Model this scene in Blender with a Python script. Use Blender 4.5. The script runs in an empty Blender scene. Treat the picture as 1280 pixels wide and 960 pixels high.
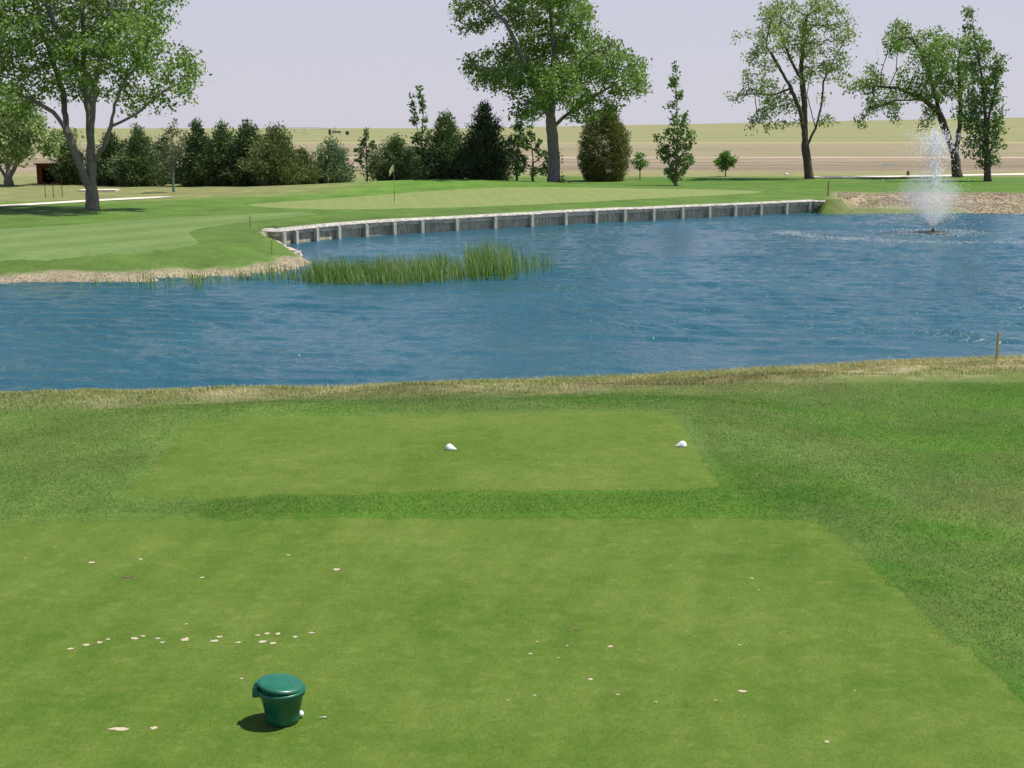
import bpy, math, random
import numpy as np
from mathutils import Vector
from mathutils.geometry import delaunay_2d_cdt

C = bpy.context.scene.collection
SC = bpy.context.scene
R = math.radians
rng = np.random.default_rng(7)

# ------------------------------------------------------------------ camera
F = 1700.0                      # focal length in pixels of a 1280 x 960 frame
PITCH = math.atan(320 / F)
CAMZ = 3.8
cd = bpy.data.cameras.new('camera')
cam = bpy.data.objects.new('camera', cd)
C.objects.link(cam)
cam.location = (0, 0, CAMZ)
cam.rotation_euler = (math.pi / 2 - PITCH, 0, 0)
cd.sensor_width = 36
cd.lens = F / 1280 * 36
cd.clip_start = 0.1
cd.clip_end = 30000
SC.camera = cam

# ------------------------------------------------------------------ light
SUN_EL, SUN_AZ = R(66), R(82)   # azimuth from +Y (away from the camera) towards +X
W = bpy.data.worlds.new('World')
SC.world = W
W.use_nodes = True
nt = W.node_tree
bg = nt.nodes['Background']
sky = nt.nodes.new('ShaderNodeTexSky')
sky.sky_type = 'NISHITA'
sky.sun_disc = False
sky.sun_elevation = SUN_EL
sky.sun_rotation = SUN_AZ
sky.altitude = 900
sky.air_density = 1.0
sky.dust_density = 0.6
sky.ozone_density = 1.5
tint = nt.nodes.new('ShaderNodeMixRGB')
tint.blend_type = 'MULTIPLY'
tint.inputs[0].default_value = 1.0
tint.inputs[2].default_value = (1.0, 0.93, 1.04, 1)
nt.links.new(sky.outputs[0], tint.inputs[1])
geo = nt.nodes.new('ShaderNodeTexCoord')
sep = nt.nodes.new('ShaderNodeSeparateXYZ')
nt.links.new(geo.outputs['Generated'], sep.inputs[0])
hz_ = nt.nodes.new('ShaderNodeMapRange')
hz_.interpolation_type = 'SMOOTHSTEP'
for k_, v_ in ((1, 0.0), (2, 0.45), (3, 0.92), (4, 0.10)): hz_.inputs[k_].default_value = v_
nt.links.new(sep.outputs[2], hz_.inputs[0])
hazec = nt.nodes.new('ShaderNodeMixRGB')                 # pale lavender dust haze low in the sky
hazec.inputs[2].default_value = (5.05, 5.0, 5.75, 1)
nt.links.new(hz_.outputs[0], hazec.inputs[0])
nt.links.new(tint.outputs[0], hazec.inputs[1])
nt.links.new(hazec.outputs[0], bg.inputs[0])
bg.inputs[1].default_value = 0.095
sd = bpy.data.lights.new('sun', 'SUN')
sd.energy = 4.8
sd.angle = R(0.53)
sd.color = (1.0, 0.96, 0.88)
sun = bpy.data.objects.new('sun', sd)
C.objects.link(sun)
sv = Vector((math.sin(SUN_AZ) * math.cos(SUN_EL), math.cos(SUN_AZ) * math.cos(SUN_EL), math.sin(SUN_EL)))
sun.rotation_euler = sv.to_track_quat('Z', 'Y').to_euler()
SC.view_settings.view_transform = 'Standard'
SC.view_settings.look = 'None'
SC.view_settings.exposure = 0.36
SC.view_settings.gamma = 1.0
SC.cycles.max_bounces = 8
SC.cycles.transparent_max_bounces = 12
SC.cycles.volume_bounces = 5

# ------------------------------------------------------------------ helpers
def ang(py):
    return math.atan((480 - py) / F) - PITCH

def pt(px, py, D):
    """world point seen at pixel (px, py) on the upright plane y = D"""
    z = CAMZ + D * math.tan(ang(py))
    Z = D * math.cos(PITCH) + (CAMZ - z) * math.sin(PITCH)
    return Vector(((px - 640) / F * Z, D, z))

def flat(px, py, z):
    """world point seen at the pixel on the level plane z"""
    D = (CAMZ - z) / math.tan(-ang(py))
    return pt(px, py, D)

def hash2(ix, iy, seed):
    h = (ix.astype(np.int64) * 374761393 + iy.astype(np.int64) * 668265263 + seed * 974634777) & 0xFFFFFFFF
    h = ((h ^ (h >> 13)) * 1274126177) & 0xFFFFFFFF
    h = h ^ (h >> 16)
    return (h & 0xFFFF) / 65535.0

def vnoise(x, y, seed=0):
    ix = np.floor(x); iy = np.floor(y)
    fx = x - ix; fy = y - iy
    fx = fx * fx * (3 - 2 * fx); fy = fy * fy * (3 - 2 * fy)
    a = hash2(ix, iy, seed); b = hash2(ix + 1, iy, seed)
    c = hash2(ix, iy + 1, seed); d = hash2(ix + 1, iy + 1, seed)
    return (a * (1 - fx) + b * fx) * (1 - fy) + (c * (1 - fx) + d * fx) * fy

def fbm(x, y, seed=0, oct=4):
    s = 0; a = 0.5; t = 0
    for k in range(oct):
        s = s + a * vnoise(x * 2 ** k, y * 2 ** k, seed + k * 17); t += a; a *= 0.5
    return s / t

def sst(a, b, x):
    t = np.clip((x - a) / (b - a), 0, 1)
    return t * t * (3 - 2 * t)

def inside(poly, x, y):
    res = np.zeros(np.shape(x), bool)
    n = len(poly)
    for i in range(n):
        x1, y1 = poly[i]; x2, y2 = poly[(i + 1) % n]
        if y1 == y2: continue
        c = ((y1 > y) != (y2 > y)) & (x < (x2 - x1) * (y - y1) / (y2 - y1) + x1)
        res ^= c
    return res

def pdist(poly, x, y, attr=None, closed=True):
    """distance to the outline, and the attribute of the nearest point of it"""
    best = np.full(np.shape(x), 1e18)
    out = None if attr is None else np.zeros(np.shape(x) + (attr.shape[1],))
    n = len(poly)
    for i in range(n if closed else n - 1):
        x1, y1 = poly[i]; x2, y2 = poly[(i + 1) % n]
        dx, dy = x2 - x1, y2 - y1
        t = np.clip(((x - x1) * dx + (y - y1) * dy) / (dx * dx + dy * dy + 1e-12), 0, 1)
        d = (x - x1 - t * dx) ** 2 + (y - y1 - t * dy) ** 2
        m = d < best
        best = np.where(m, d, best)
        if attr is not None:
            v = attr[i] * (1 - t[..., None]) + attr[(i + 1) % n] * t[..., None]
            out[m] = v[m]
    return (np.sqrt(best), out) if attr is not None else np.sqrt(best)

def smooth_poly(p, n=4, closed=True):
    """Catmull-Rom through the points"""
    p = [np.array(q, float) for q in p]
    out = []
    m = len(p)
    for i in range(m if closed else m - 1):
        if closed:
            a, b, c, d = p[(i - 1) % m], p[i], p[(i + 1) % m], p[(i + 2) % m]
        else:
            a, b, c, d = p[max(i - 1, 0)], p[i], p[i + 1], p[min(i + 2, m - 1)]
        for k in range(n):
            t = k / n
            out.append(0.5 * (2 * b + (c - a) * t + (2 * a - 5 * b + 4 * c - d) * t * t + (3 * b - a - 3 * c + d) * t ** 3))
    if not closed: out.append(p[-1])
    return np.array(out)

def mesh_np(name, V, faces, mat=None, parent=None, smooth=False, kind=None):
    """V (n,3); faces: list of int arrays (m,k)"""
    me = bpy.data.meshes.new(name)
    V = np.asarray(V, np.float32)
    if not isinstance(faces, list): faces = [faces]
    faces = [np.asarray(f, np.int32) for f in faces if len(f)]
    me.vertices.add(len(V)); me.vertices.foreach_set('co', V.ravel())
    nl = sum(f.size for f in faces); nf = sum(len(f) for f in faces)
    me.loops.add(nl); me.polygons.add(nf)
    me.loops.foreach_set('vertex_index', np.concatenate([f.ravel() for f in faces]))
    tot = np.concatenate([np.full(len(f), f.shape[1], np.int32) for f in faces])
    st = np.zeros(nf, np.int32); st[1:] = np.cumsum(tot)[:-1]
    me.polygons.foreach_set('loop_start', st)
    if smooth: me.polygons.foreach_set('use_smooth', np.ones(nf, bool))
    me.update(calc_edges=True)
    me.validate()
    o = bpy.data.objects.new(name, me)
    C.objects.link(o)
    if mat: me.materials.append(mat)
    if parent is not None: o.parent = parent
    if kind: o['kind'] = kind
    return o

def add_col(o, name, col):
    a = o.data.attributes.new(name, 'FLOAT_COLOR', 'POINT')
    c = np.ones((len(col), 4), np.float32); c[:, :3] = col
    a.data.foreach_set('color', c.ravel())

def tag(o, label, cat, group=None, kind=None):
    o['label'] = label; o['category'] = cat
    if group: o['group'] = group
    if kind: o['kind'] = kind
    return o

def thing(name, label, cat, loc=(0, 0, 0), group=None):
    o = bpy.data.objects.new(name, None)
    C.objects.link(o)
    o.location = loc
    o.empty_display_size = 0.2
    return tag(o, label, cat, group)

class MB:
    """collects simple shapes for one mesh"""
    def __init__(s): s.V = []; s.F = []; s.n = 0
    def add(s, V, faces):
        V = np.asarray(V, float)
        s.V.append(V)
        for f in faces: s.F.append([i + s.n for i in f])
        s.n += len(V)
    def box(s, c, size, rz=0.0, taper=1.0, jit=0.0):
        hx, hy, hz = size[0] / 2, size[1] / 2, size[2] / 2
        P = np.array([(-hx, -hy, -hz), (hx, -hy, -hz), (hx, hy, -hz), (-hx, hy, -hz),
                      (-hx * taper, -hy * taper, hz), (hx * taper, -hy * taper, hz), (hx * taper, hy * taper, hz), (-hx * taper, hy * taper, hz)])
        if jit: P = P + rng.normal(0, jit, P.shape)
        ca, sa = math.cos(rz), math.sin(rz)
        P = np.stack([P[:, 0] * ca - P[:, 1] * sa, P[:, 0] * sa + P[:, 1] * ca, P[:, 2]], 1) + np.array(c)
        s.add(P, [(0, 3, 2, 1), (4, 5, 6, 7), (0, 1, 5, 4), (1, 2, 6, 5), (2, 3, 7, 6), (3, 0, 4, 7)])
    def lathe(s, prof, n=24, c=(0, 0, 0), cap=True, fn=None):
        V = []; F = []
        for (r, z) in prof:
            for k in range(n):
                a = 2 * math.pi * k / n
                p = (r * math.cos(a), r * math.sin(a), z)
                if fn: p = fn(*p)
                V.append((p[0] + c[0], p[1] + c[1], p[2] + c[2]))
        for i in range(len(prof) - 1):
            for k in range(n):
                F.append((i * n + k, i * n + (k + 1) % n, (i + 1) * n + (k + 1) % n, (i + 1) * n + k))
        if cap:
            F.append(tuple(range(n))[::-1]); F.append(tuple((len(prof) - 1) * n + k for k in range(n)))
        s.add(V, F)
    def tube(s, pts, rad, n=6):
        pts = np.asarray(pts, float); rad = np.broadcast_to(np.asarray(rad, float), (len(pts),))
        T = np.gradient(pts, axis=0); T /= np.linalg.norm(T, axis=1)[:, None] + 1e-9
        V = []; F = []
        u = np.cross(T[0], (0.31, 0.95, 0.1)); u /= np.linalg.norm(u)
        for i in range(len(pts)):
            u = u - T[i] * u.dot(T[i]); u /= np.linalg.norm(u) + 1e-9
            v = np.cross(T[i], u)
            for k in range(n):
                a = 2 * math.pi * k / n
                V.append(pts[i] + rad[i] * (math.cos(a) * u + math.sin(a) * v))
        for i in range(len(pts) - 1):
            for k in range(n):
                F.append((i * n + k, i * n + (k + 1) % n, (i + 1) * n + (k + 1) % n, (i + 1) * n + k))
        F.append(tuple(range(n))[::-1]); F.append(tuple((len(pts) - 1) * n + k for k in range(n)))
        s.add(V, F)
    def build(s, name, mat, parent=None, smooth=False, kind=None):
        me = bpy.data.meshes.new(name)
        me.from_pydata([tuple(v) for v in np.concatenate(s.V)], [], s.F)
        if smooth: me.polygons.foreach_set('use_smooth', np.ones(len(me.polygons), bool))
        me.update()
        o = bpy.data.objects.new(name, me)
        C.objects.link(o)
        me.materials.append(mat)
        if parent is not None: o.parent = parent
        if kind: o['kind'] = kind
        return o

# ------------------------------------------------------------------ materials
def new_mat(name, rough=0.8, spec=0.3):
    m = bpy.data.materials.new(name); m.use_nodes = True
    b = m.node_tree.nodes['Principled BSDF']
    b.inputs['Roughness'].default_value = rough
    b.inputs['Specular IOR Level'].default_value = spec
    return m, m.node_tree, b

def N(t, typ, **kw):
    n = t.nodes.new(typ)
    for k, v in kw.items(): setattr(n, k, v)
    return n

def noise(t, scale, detail=4, rough=0.6, vec=None, dim=None):
    n = N(t, 'ShaderNodeTexNoise')
    n.inputs['Scale'].default_value = scale; n.inputs['Detail'].default_value = detail; n.inputs['Roughness'].default_value = rough
    if vec is not None: t.links.new(vec, n.inputs['Vector'])
    return n.outputs['Fac']

def ramp(t, fac, stops):
    r = N(t, 'ShaderNodeValToRGB')
    e = r.color_ramp.elements
    while len(e) < len(stops): e.new(0.5)
    for i, (p, c) in enumerate(stops):
        e[i].position = p; e[i].color = (*c, 1) if len(c) == 3 else c
    t.links.new(fac, r.inputs[0])
    return r.outputs[0]

def mixc(t, a, b, fac=1.0, mode='MIX'):
    m = N(t, 'ShaderNodeMixRGB', blend_type=mode)
    for i, v in ((0, fac), (1, a), (2, b)):
        if isinstance(v, (int, float)): m.inputs[i].default_value = v
        elif isinstance(v, tuple): m.inputs[i].default_value = (*v, 1)
        else: t.links.new(v, m.inputs[i])
    return m.outputs[0]

def bump(t, b, h, strength=0.5, dist=0.05):
    n = N(t, 'ShaderNodeBump')
    n.inputs['Strength'].default_value = strength; n.inputs['Distance'].default_value = dist
    t.links.new(h, n.inputs['Height']); t.links.new(n.outputs[0], b.inputs['Normal'])

def objcoord(t, scale=None):
    tc = N(t, 'ShaderNodeTexCoord')
    v = tc.outputs['Object']
    if scale:
        mp = N(t, 'ShaderNodeMapping'); mp.inputs['Scale'].default_value = scale
        t.links.new(v, mp.inputs[0]); v = mp.outputs[0]
    return v

def gray(v): return (v, v, v)

def turf_mat(name, base=None, attr=False, c_lo=0.6, c_hi=1.4, fine=45, patch=((0.75,) * 3, (1.25,) * 3), yellow=0.25, bmp=0.5):
    m, t, b = new_mat(name, 0.9, 0.12)
    v = objcoord(t)
    if attr:
        a = N(t, 'ShaderNodeAttribute', attribute_name='tint'); col = a.outputs['Color']
    else:
        col = mixc(t, base, base)
    p1 = ramp(t, noise(t, 0.55, 5, 0.65, v), [(0.3, patch[0]), (0.7, patch[1])])
    col = mixc(t, col, p1, 1.0, 'MULTIPLY')
    p2 = ramp(t, noise(t, 3.2, 6, 0.75, v), [(0.38, (0.86, 0.92, 0.86)), (0.62, (1.12, 1.06, 1.1))])
    col = mixc(t, col, p2, 1.0, 'MULTIPLY')
    yl = ramp(t, noise(t, 7.0, 4, 0.8, v), [(0.5, gray(0)), (0.72, gray(yellow))])
    col = mixc(t, col, (0.24, 0.24, 0.075), yl)
    fn = noise(t, fine, 5, 0.8, v)
    f1 = ramp(t, fn, [(0.32, gray(c_lo)), (0.68, gray(c_hi))])
    col = mixc(t, col, f1, 1.0, 'MULTIPLY')
    t.links.new(col, b.inputs['Base Color'])
    bump(t, b, fn, bmp, 0.03)
    return m

def blade_mat(name):
    m = leaf_mat(name, ((.80, .86, .75), (1.15, 1.15, 1.15), (1.75, 1.5, 1.9)), .3, .6, 1.6)
    t = m.node_tree
    a = N(t, 'ShaderNodeAttribute', attribute_name='tint')
    b = t.nodes['Principled BSDF']
    src = b.inputs['Base Color'].links[0].from_socket
    c = mixc(t, src, a.outputs['Color'], 1.0, 'MULTIPLY')
    for l in list(src.links): 
        if l.to_socket != c.node.inputs[1]: t.links.new(c, l.to_socket)
    return m

def simple_mat(name, col, rough=0.6, spec=0.4, var=0.2, scale=8, b_str=0.0, stretch=None, hue=None):
    m, t, b = new_mat(name, rough, spec)
    v = objcoord(t, stretch)
    n = noise(t, scale, 5, 0.65, v)
    lo = tuple(c * (1 - var) for c in col); hi = tuple(min(1, c * (1 + var)) for c in col)
    if hue: hi = hue
    c = ramp(t, n, [(0.3, lo), (0.7, hi)])
    t.links.new(c, b.inputs['Base Color'])
    if b_str: bump(t, b, n, b_str, 0.02)
    return m

def leaf_mat(name, cols, trans=0.35, rough=0.55, clump=0.5):
    """cols: dark, mid, light leaf colours; every leaf draws its own"""
    m, t, b = new_mat(name, rough, 0.35)
    g = N(t, 'ShaderNodeNewGeometry')
    v = objcoord(t)
    cn = noise(t, clump, 3, 0.6, v)
    ad = N(t, 'ShaderNodeMath', operation='MULTIPLY_ADD')
    t.links.new(g.outputs['Random Per Island'], ad.inputs[0]); ad.inputs[1].default_value = 0.6
    sub = N(t, 'ShaderNodeMath', operation='SUBTRACT'); t.links.new(cn, sub.inputs[0]); sub.inputs[1].default_value = 0.3
    t.links.new(sub.outputs[0], ad.inputs[2])
    c = ramp(t, ad.outputs[0], [(0.1, cols[0]), (0.5, cols[1]), (0.95, cols[2])])
    t.links.new(c, b.inputs['Base Color'])
    tr = N(t, 'ShaderNodeBsdfTranslucent')
    tc = mixc(t, c, (1.0, 1.15, 0.5), 1.0, 'MULTIPLY')
    t.links.new(tc, tr.inputs[0])
    mx = N(t, 'ShaderNodeMixShader'); mx.inputs[0].default_value = trans
    t.links.new(b.outputs[0], mx.inputs[1]); t.links.new(tr.outputs[0], mx.inputs[2])
    t.links.new(mx.outputs[0], t.nodes['Material Output'].inputs['Surface'])
    return m

# ------------------------------------------------------------------ lie of the land
ZW = -1.1                                            # pond level
WALL_PX = [(331, 303), (338, 306), (352, 306), (366, 304), (392, 301), (420, 298), (455, 295.5), (490, 293), (525, 291), (568, 288.5), (616, 285.5),
           (662, 283), (704, 280.5), (742, 278.5), (778, 276.5), (814, 275), (850, 273), (884, 271.5), (916, 270), (948, 268.5), (980, 267), (1010, 265.5)]
# (px, py, bank slope, wall?)
SHORE = ([(-700, 512, .2, 0), (-300, 503, .2, 0), (0, 497, .2, 0), (200, 491, .19, 0), (420, 485, .18, 0), (600, 478, .17, 0), (800, 470, .16, 0), (960, 461, .16, 0),
          (1100, 453, .15, 0), (1280, 446, .15, 0), (1600, 438, .15, 0), (1900, 420, .12, 0), (2000, 350, .1, 0), (1800, 285, .1, 0), (1500, 269, .09, 0),
          (1280, 267.5, .085, 0), (1180, 267.5, .085, 0), (1100, 267.5, .085, 0), (1040, 268, .12, 0)]
         + [(x, y, 6, 1) for x, y in WALL_PX[::-1]]
         + [(345, 313, .9, 0), (372, 319, .8, 0), (392, 329, .3, 0), (370, 338, .25, 0), (300, 345, .22, 0), (200, 350, .22, 0), (100, 352, .22, 0), (0, 354, .22, 0), (-300, 360, .22, 0), (-800, 372, .2, 0)])
POND = np.array([tuple(flat(a, b, ZW))[:2] for a, b, c, d in SHORE])
PATTR = np.array([(c, d) for a, b, c, d in SHORE], float)
nearpts = [tuple(flat(a, b, ZW))[:2] for a, b, c, d in SHORE[:12]]
BACK_TEE = np.array([tuple(flat(a, b, 0))[:2] for a, b in
                     [(-260, 658), (100, 657), (500, 655), (800, 653), (1000, 652), (1036, 657), (1080, 690), (1130, 735), (1200, 795), (1285, 868), (1420, 980), (1500, 1100), (-400, 1100)]])
FRONT_TEE = np.array([tuple(flat(a, b, .1))[:2] for a, b in
                      [(232, 526), (330, 520), (480, 517), (640, 514), (780, 513), (842, 514), (858, 530), (880, 566), (905, 600), (912, 612), (800, 614), (600, 616), (400, 620), (200, 626), (146, 622), (180, 590), (214, 548)]])

def H(x, y):
    x = np.asarray(x, float); y = np.asarray(y, float)
    r2 = np.hypot(x, y)
    # tees
    d1 = np.where(inside(BACK_TEE, x, y), 0, pdist(BACK_TEE, x, y))
    d2 = np.where(inside(FRONT_TEE, x, y), 0, pdist(FRONT_TEE, x, y))
    und = 0.10 * (fbm(x * .25, y * .25, 5, 3) - .5)
    base = -0.22 - 0.012 * np.clip(x - 2, 0, 30) + und
    near = np.maximum(base, np.maximum(0 - 0.26 * sst(.2, 2.2, d1), 0.1 - 0.24 * sst(0.2, 2.8, d2)))
    # far side of the pond
    far = -0.42 + 0.08 * sst(60, 95, y) + 0.12 * (fbm(x * .06, y * .06, 9, 3) - .5)
    far = far - 0.16 * sst(110, 160, y)
    mound = 0.80 * np.exp(-((x + 4.0) / 12.5) ** 2 - ((y - 90) / 8.5) ** 2)
    far = far + mound
    L = near * (1 - sst(30, 42, y)) + far * sst(30, 42, y)
    # low rise towards the horizon, higher on the right
    az = np.clip(x / np.maximum(y, 1) / .37, -.3, 1.6)
    L = L + (1.0 + 12.0 * np.clip(az + .08, 0, 2)) / F * y * sst(400, 2600, y) + 0.9 * (fbm(x * .003, y * .003, 31, 3) - .5) * sst(200, 700, y)
    # pond
    d, at = pdist(POND, x, y, PATTR)
    ins = inside(POND, x, y)
    wall = at[..., 1] > .5
    dd = np.where(wall, np.maximum(d - .22, 0) - .0, d)
    wob = 1 + 0.35 * (fbm(x * .7, y * .7, 3, 3) - .5)
    up = np.where(wall & (d < .22), ZW - .5, ZW + at[..., 0] * dd * np.where(wall, 1, wob))
    k = 0.12
    hh = np.clip(.5 + .5 * (up - L) / k, 0, 1)
    out = up + (L - up) * hh - k * hh * (1 - hh) * np.where(wall, .0, .25)
    out = np.where(d > 25, L, out)
    inn = ZW - np.where(wall, .6, np.minimum(.05 + d * .35, 1.2))
    return np.where(ins, inn, out)

Ds = np.concatenate([np.arange(4, 40, .03), np.arange(40, 140, .06), np.arange(140, 700, 1.0)])
def ground_at(px, py):
    """first point of the land seen at the pixel"""
    a = ang(py)
    z = CAMZ + Ds * math.tan(a)
    x = (px - 640) / F * (Ds * math.cos(PITCH) + (CAMZ - z) * math.sin(PITCH))
    h = H(x, Ds)
    i = int(np.argmax(z < h))
    return Vector((x[i], Ds[i], h[i]))

def gz(x, y): return float(H(np.array([x]), np.array([y]))[0])

# ---- tensor grid shared by the ground and the fields
xs = np.concatenate([-np.geomspace(2600, 40, 34), np.arange(-39.5, -16, .5), np.arange(-16, 18, .22), np.arange(18, 40, .5), np.geomspace(40, 2600, 34)])
ys = np.concatenate([np.arange(1.0, 6, .3), np.arange(6, 30, .14), np.arange(30, 60, .4), np.arange(60, 92, .22), np.arange(92, 120, .5), np.arange(120, 137, 1.0),
                     np.arange(137, 203, 3.0), np.arange(203, 211, 2.), np.arange(211, 376, 7.5), np.arange(376, 452, 9.5), np.arange(452, 472, 4), np.geomspace(472, 6000, 50)])
XX, YY = np.meshgrid(xs, ys)
HH = H(XX, YY)
nx, ny = len(xs), len(ys)

def grid_obj(name, j0, j1, mat):
    """rows j0..j1 of the land as one sheet"""
    V = np.stack([XX[j0:j1 + 1].ravel(), YY[j0:j1 + 1].ravel(), HH[j0:j1 + 1].ravel()], 1)
    I = np.arange(len(V)).reshape(j1 - j0 + 1, nx)
    f = np.stack([I[:-1, :-1].ravel(), I[:-1, 1:].ravel(), I[1:, 1:].ravel(), I[1:, :-1].ravel()], 1)
    return mesh_np(name, V, f, mat, smooth=True, kind='structure')

def row(v): return int(np.argmin(abs(ys - v)))

def lerp(a, b, w): return a * (1 - w[:, None]) + np.array(b)[None, :] * w[:, None]

def land_colour(x, y):
    n1 = fbm(x * .35, y * .35, 41, 4); n2 = fbm(x * 1.7, y * 1.7, 43, 4); n3 = fbm(x * .12, y * .5, 47, 3)
    col = np.tile(np.array((.064, .148, .015)), (len(x), 1))
    col = lerp(col, (.090, .150, .032), sst(.4, .65, n1))
    d, at = pdist(POND, x, y, PATTR)
    dn = pdist(np.array(nearpts), x, y, closed=False)
    nearside = y < 36
    # dry bank on the near side
    w = nearside * (1 - sst(5.0, 7.4, dn + 2.6 * (n1 - .5) + .10 * np.clip(-x, 0, 20) * 0)) * (dn < 9)
    col = lerp(col, (.200, .205, .085), w * .9)
    w2 = w * sst(.5, .68, n2) * .75
    col = lerp(col, (.31, .28, .155), w2)
    # bare reddish patches of soil, mostly on the right
    br = nearside * np.exp(-((dn - 4.6) / 1.5) ** 2) * sst(-7, 4, x) * sst(.38, .62, n1)
    col = lerp(col, (.115, .088, .045), np.clip(br, 0, .55))
    sa = nearside * np.exp(-((dn - 2.8) / 1.7) ** 2) * sst(4.5, 8, x) * sst(.40, .52, fbm(x * .6, y * 1.1, 53, 4))
    col = lerp(col, (.44, .335, .235), np.clip(sa, 0, .85))
    lf = nearside * sst(-1.5, -3.5, x) * (y < 19)
    col = lerp(col, (.106, .172, .034), lf * (.6 + .4 * n1))
    de = pdist(BACK_TEE, x, y); de2 = pdist(FRONT_TEE, x, y)
    rt = nearside * (x > 1) * np.exp(-((de - .5) / .6) ** 2)
    col = lerp(col, (.050, .135, .012), rt)
    rt2 = nearside * (x > 2.5) * (dn > 5) * sst(.42, .6, fbm(x * .5 + y * .3, y * .9 - x * .25, 57, 3))
    col = lerp(col, (.115, .145, .040), rt2 * .45)
    sl = nearside * (np.minimum(de, de2) < 1.2) * (y > 12) * (y < 14.3) * (x < 2.6) * (x > -3.2)
    col = lerp(col, (.066, .145, .014), sl * .85)
    edge = nearside * (1 - sst(.1, .55, d + .5 * (n2 - .5)))
    col = lerp(col, (.34, .27, .19), edge * .7)
    # far side
    fs = y > 38
    col = lerp(col, (.088, .158, .030), fs * (1 - sst(85, 110, y)) * .75)
    col = lerp(col, (.075, .13, .028), fs * (1 - sst(3.5, 6, d + 2 * (n2 - .5))) * (x < 0) * .6)
    col = lerp(col, (.10, .205, .030), fs * np.exp(-((x + 9) / 11) ** 2 - ((y - 87) / 7) ** 2) * .9)
    gr = fs * (x < 2) * (y < 60) * (at[:, 1] < .3) * (1 - sst(.7, 1.15, (d + .9 * (n2 - .5)) * np.where(at[:, 0] > .35, 2.6, 1)))
    col = lerp(col, (.37, .305, .215), gr * .92)
    rb = fs * sst(.230, .242, x / np.maximum(y, 1)) * (y > 70) * (1 - sst(8.5, 11.5, d + 3.5 * (n1 - .5)))
    col = lerp(col, (.345, .275, .19), rb * .9)
    col = lerp(col, (.27, .20, .145), rb * sst(.5, .62, n2) * .7)
    wd = fs * (x > 17) * (x < 27) * (y > 70) * (1 - sst(1.6, 3.8, d + 2.4 * (n2 - .5)))
    col = lerp(col, (.10, .145, .038), wd * .8)
    dl = fs * (1 - sst(-14, -6, x)) * sst(77, 82, y + 3 * (n1 - .5) - .35 * (x + 25))
    col = lerp(col, (.20, .20, .085), dl * .85)
    db = fs * sst(114, 124, y + 5 * (n3 - .5))
    col = lerp(col, (.245, .225, .11), db * .85)
    return col

ground_m = turf_mat('rough_turf', attr=True, c_lo=.65, c_hi=1.35, fine=28, yellow=.22, bmp=.7)
j_field = row(137)
ground = grid_obj('ground', 0, j_field, ground_m)
V = np.empty(len(ground.data.vertices) * 3); ground.data.vertices.foreach_get('co', V); V = V.reshape(-1, 3)
add_col(ground, 'tint', land_colour(V[:, 0], V[:, 1]))

def field_mat(name, c0, c1, c2, sx=.02, sy=.25):
    m, t, b = new_mat(name, 0.95, 0.1)
    v = objcoord(t, (sx, sy, 1))
    c = ramp(t, noise(t, 1.0, 6, 0.7, v), [(0.36, c0), (0.5, c1), (0.66, c2)])
    g = ramp(t, noise(t, 1.5, 5, .75, objcoord(t)), [(.3, gray(.8)), (.7, gray(1.2))])
    t.links.new(mixc(t, c, g, 1.0, 'MULTIPLY'), b.inputs['Base Color'])
    return m
stubble_m = field_mat('stubble', (.155, .145, .075), (.20, .16, .11), (.34, .26, .19), .012, .11)
road_m = field_mat('dirt_road', (.36, .29, .22), (.42, .34, .26), (.48, .39, .31))
plow_m = field_mat('plowed_soil', (.215, .19, .115), (.25, .212, .132), (.255, .238, .135), .006, .02)
pasture_m = field_mat('pasture', (.25, .235, .12), (.28, .255, .13), (.30, .26, .15), .006, .02)
margin_m = field_mat('field_margin', (.09, .11, .045), (.11, .13, .05), (.14, .15, .06), .01, .05)
crop_m = field_mat('green_crop', (.205, .215, .095), (.225, .225, .105), (.26, .245, .13), .0015, .004)
grid_obj('stubble_field', j_field, row(203), stubble_m)
grid_obj('dirt_road', row(203), row(209), road_m)
grid_obj('plowed_field', row(209), row(376), plow_m)
grid_obj('pasture_field', row(376), row(452), pasture_m)
grid_obj('field_margin', row(452), row(468), margin_m)
grid_obj('crop_field', row(468), ny - 1, crop_m)

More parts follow.
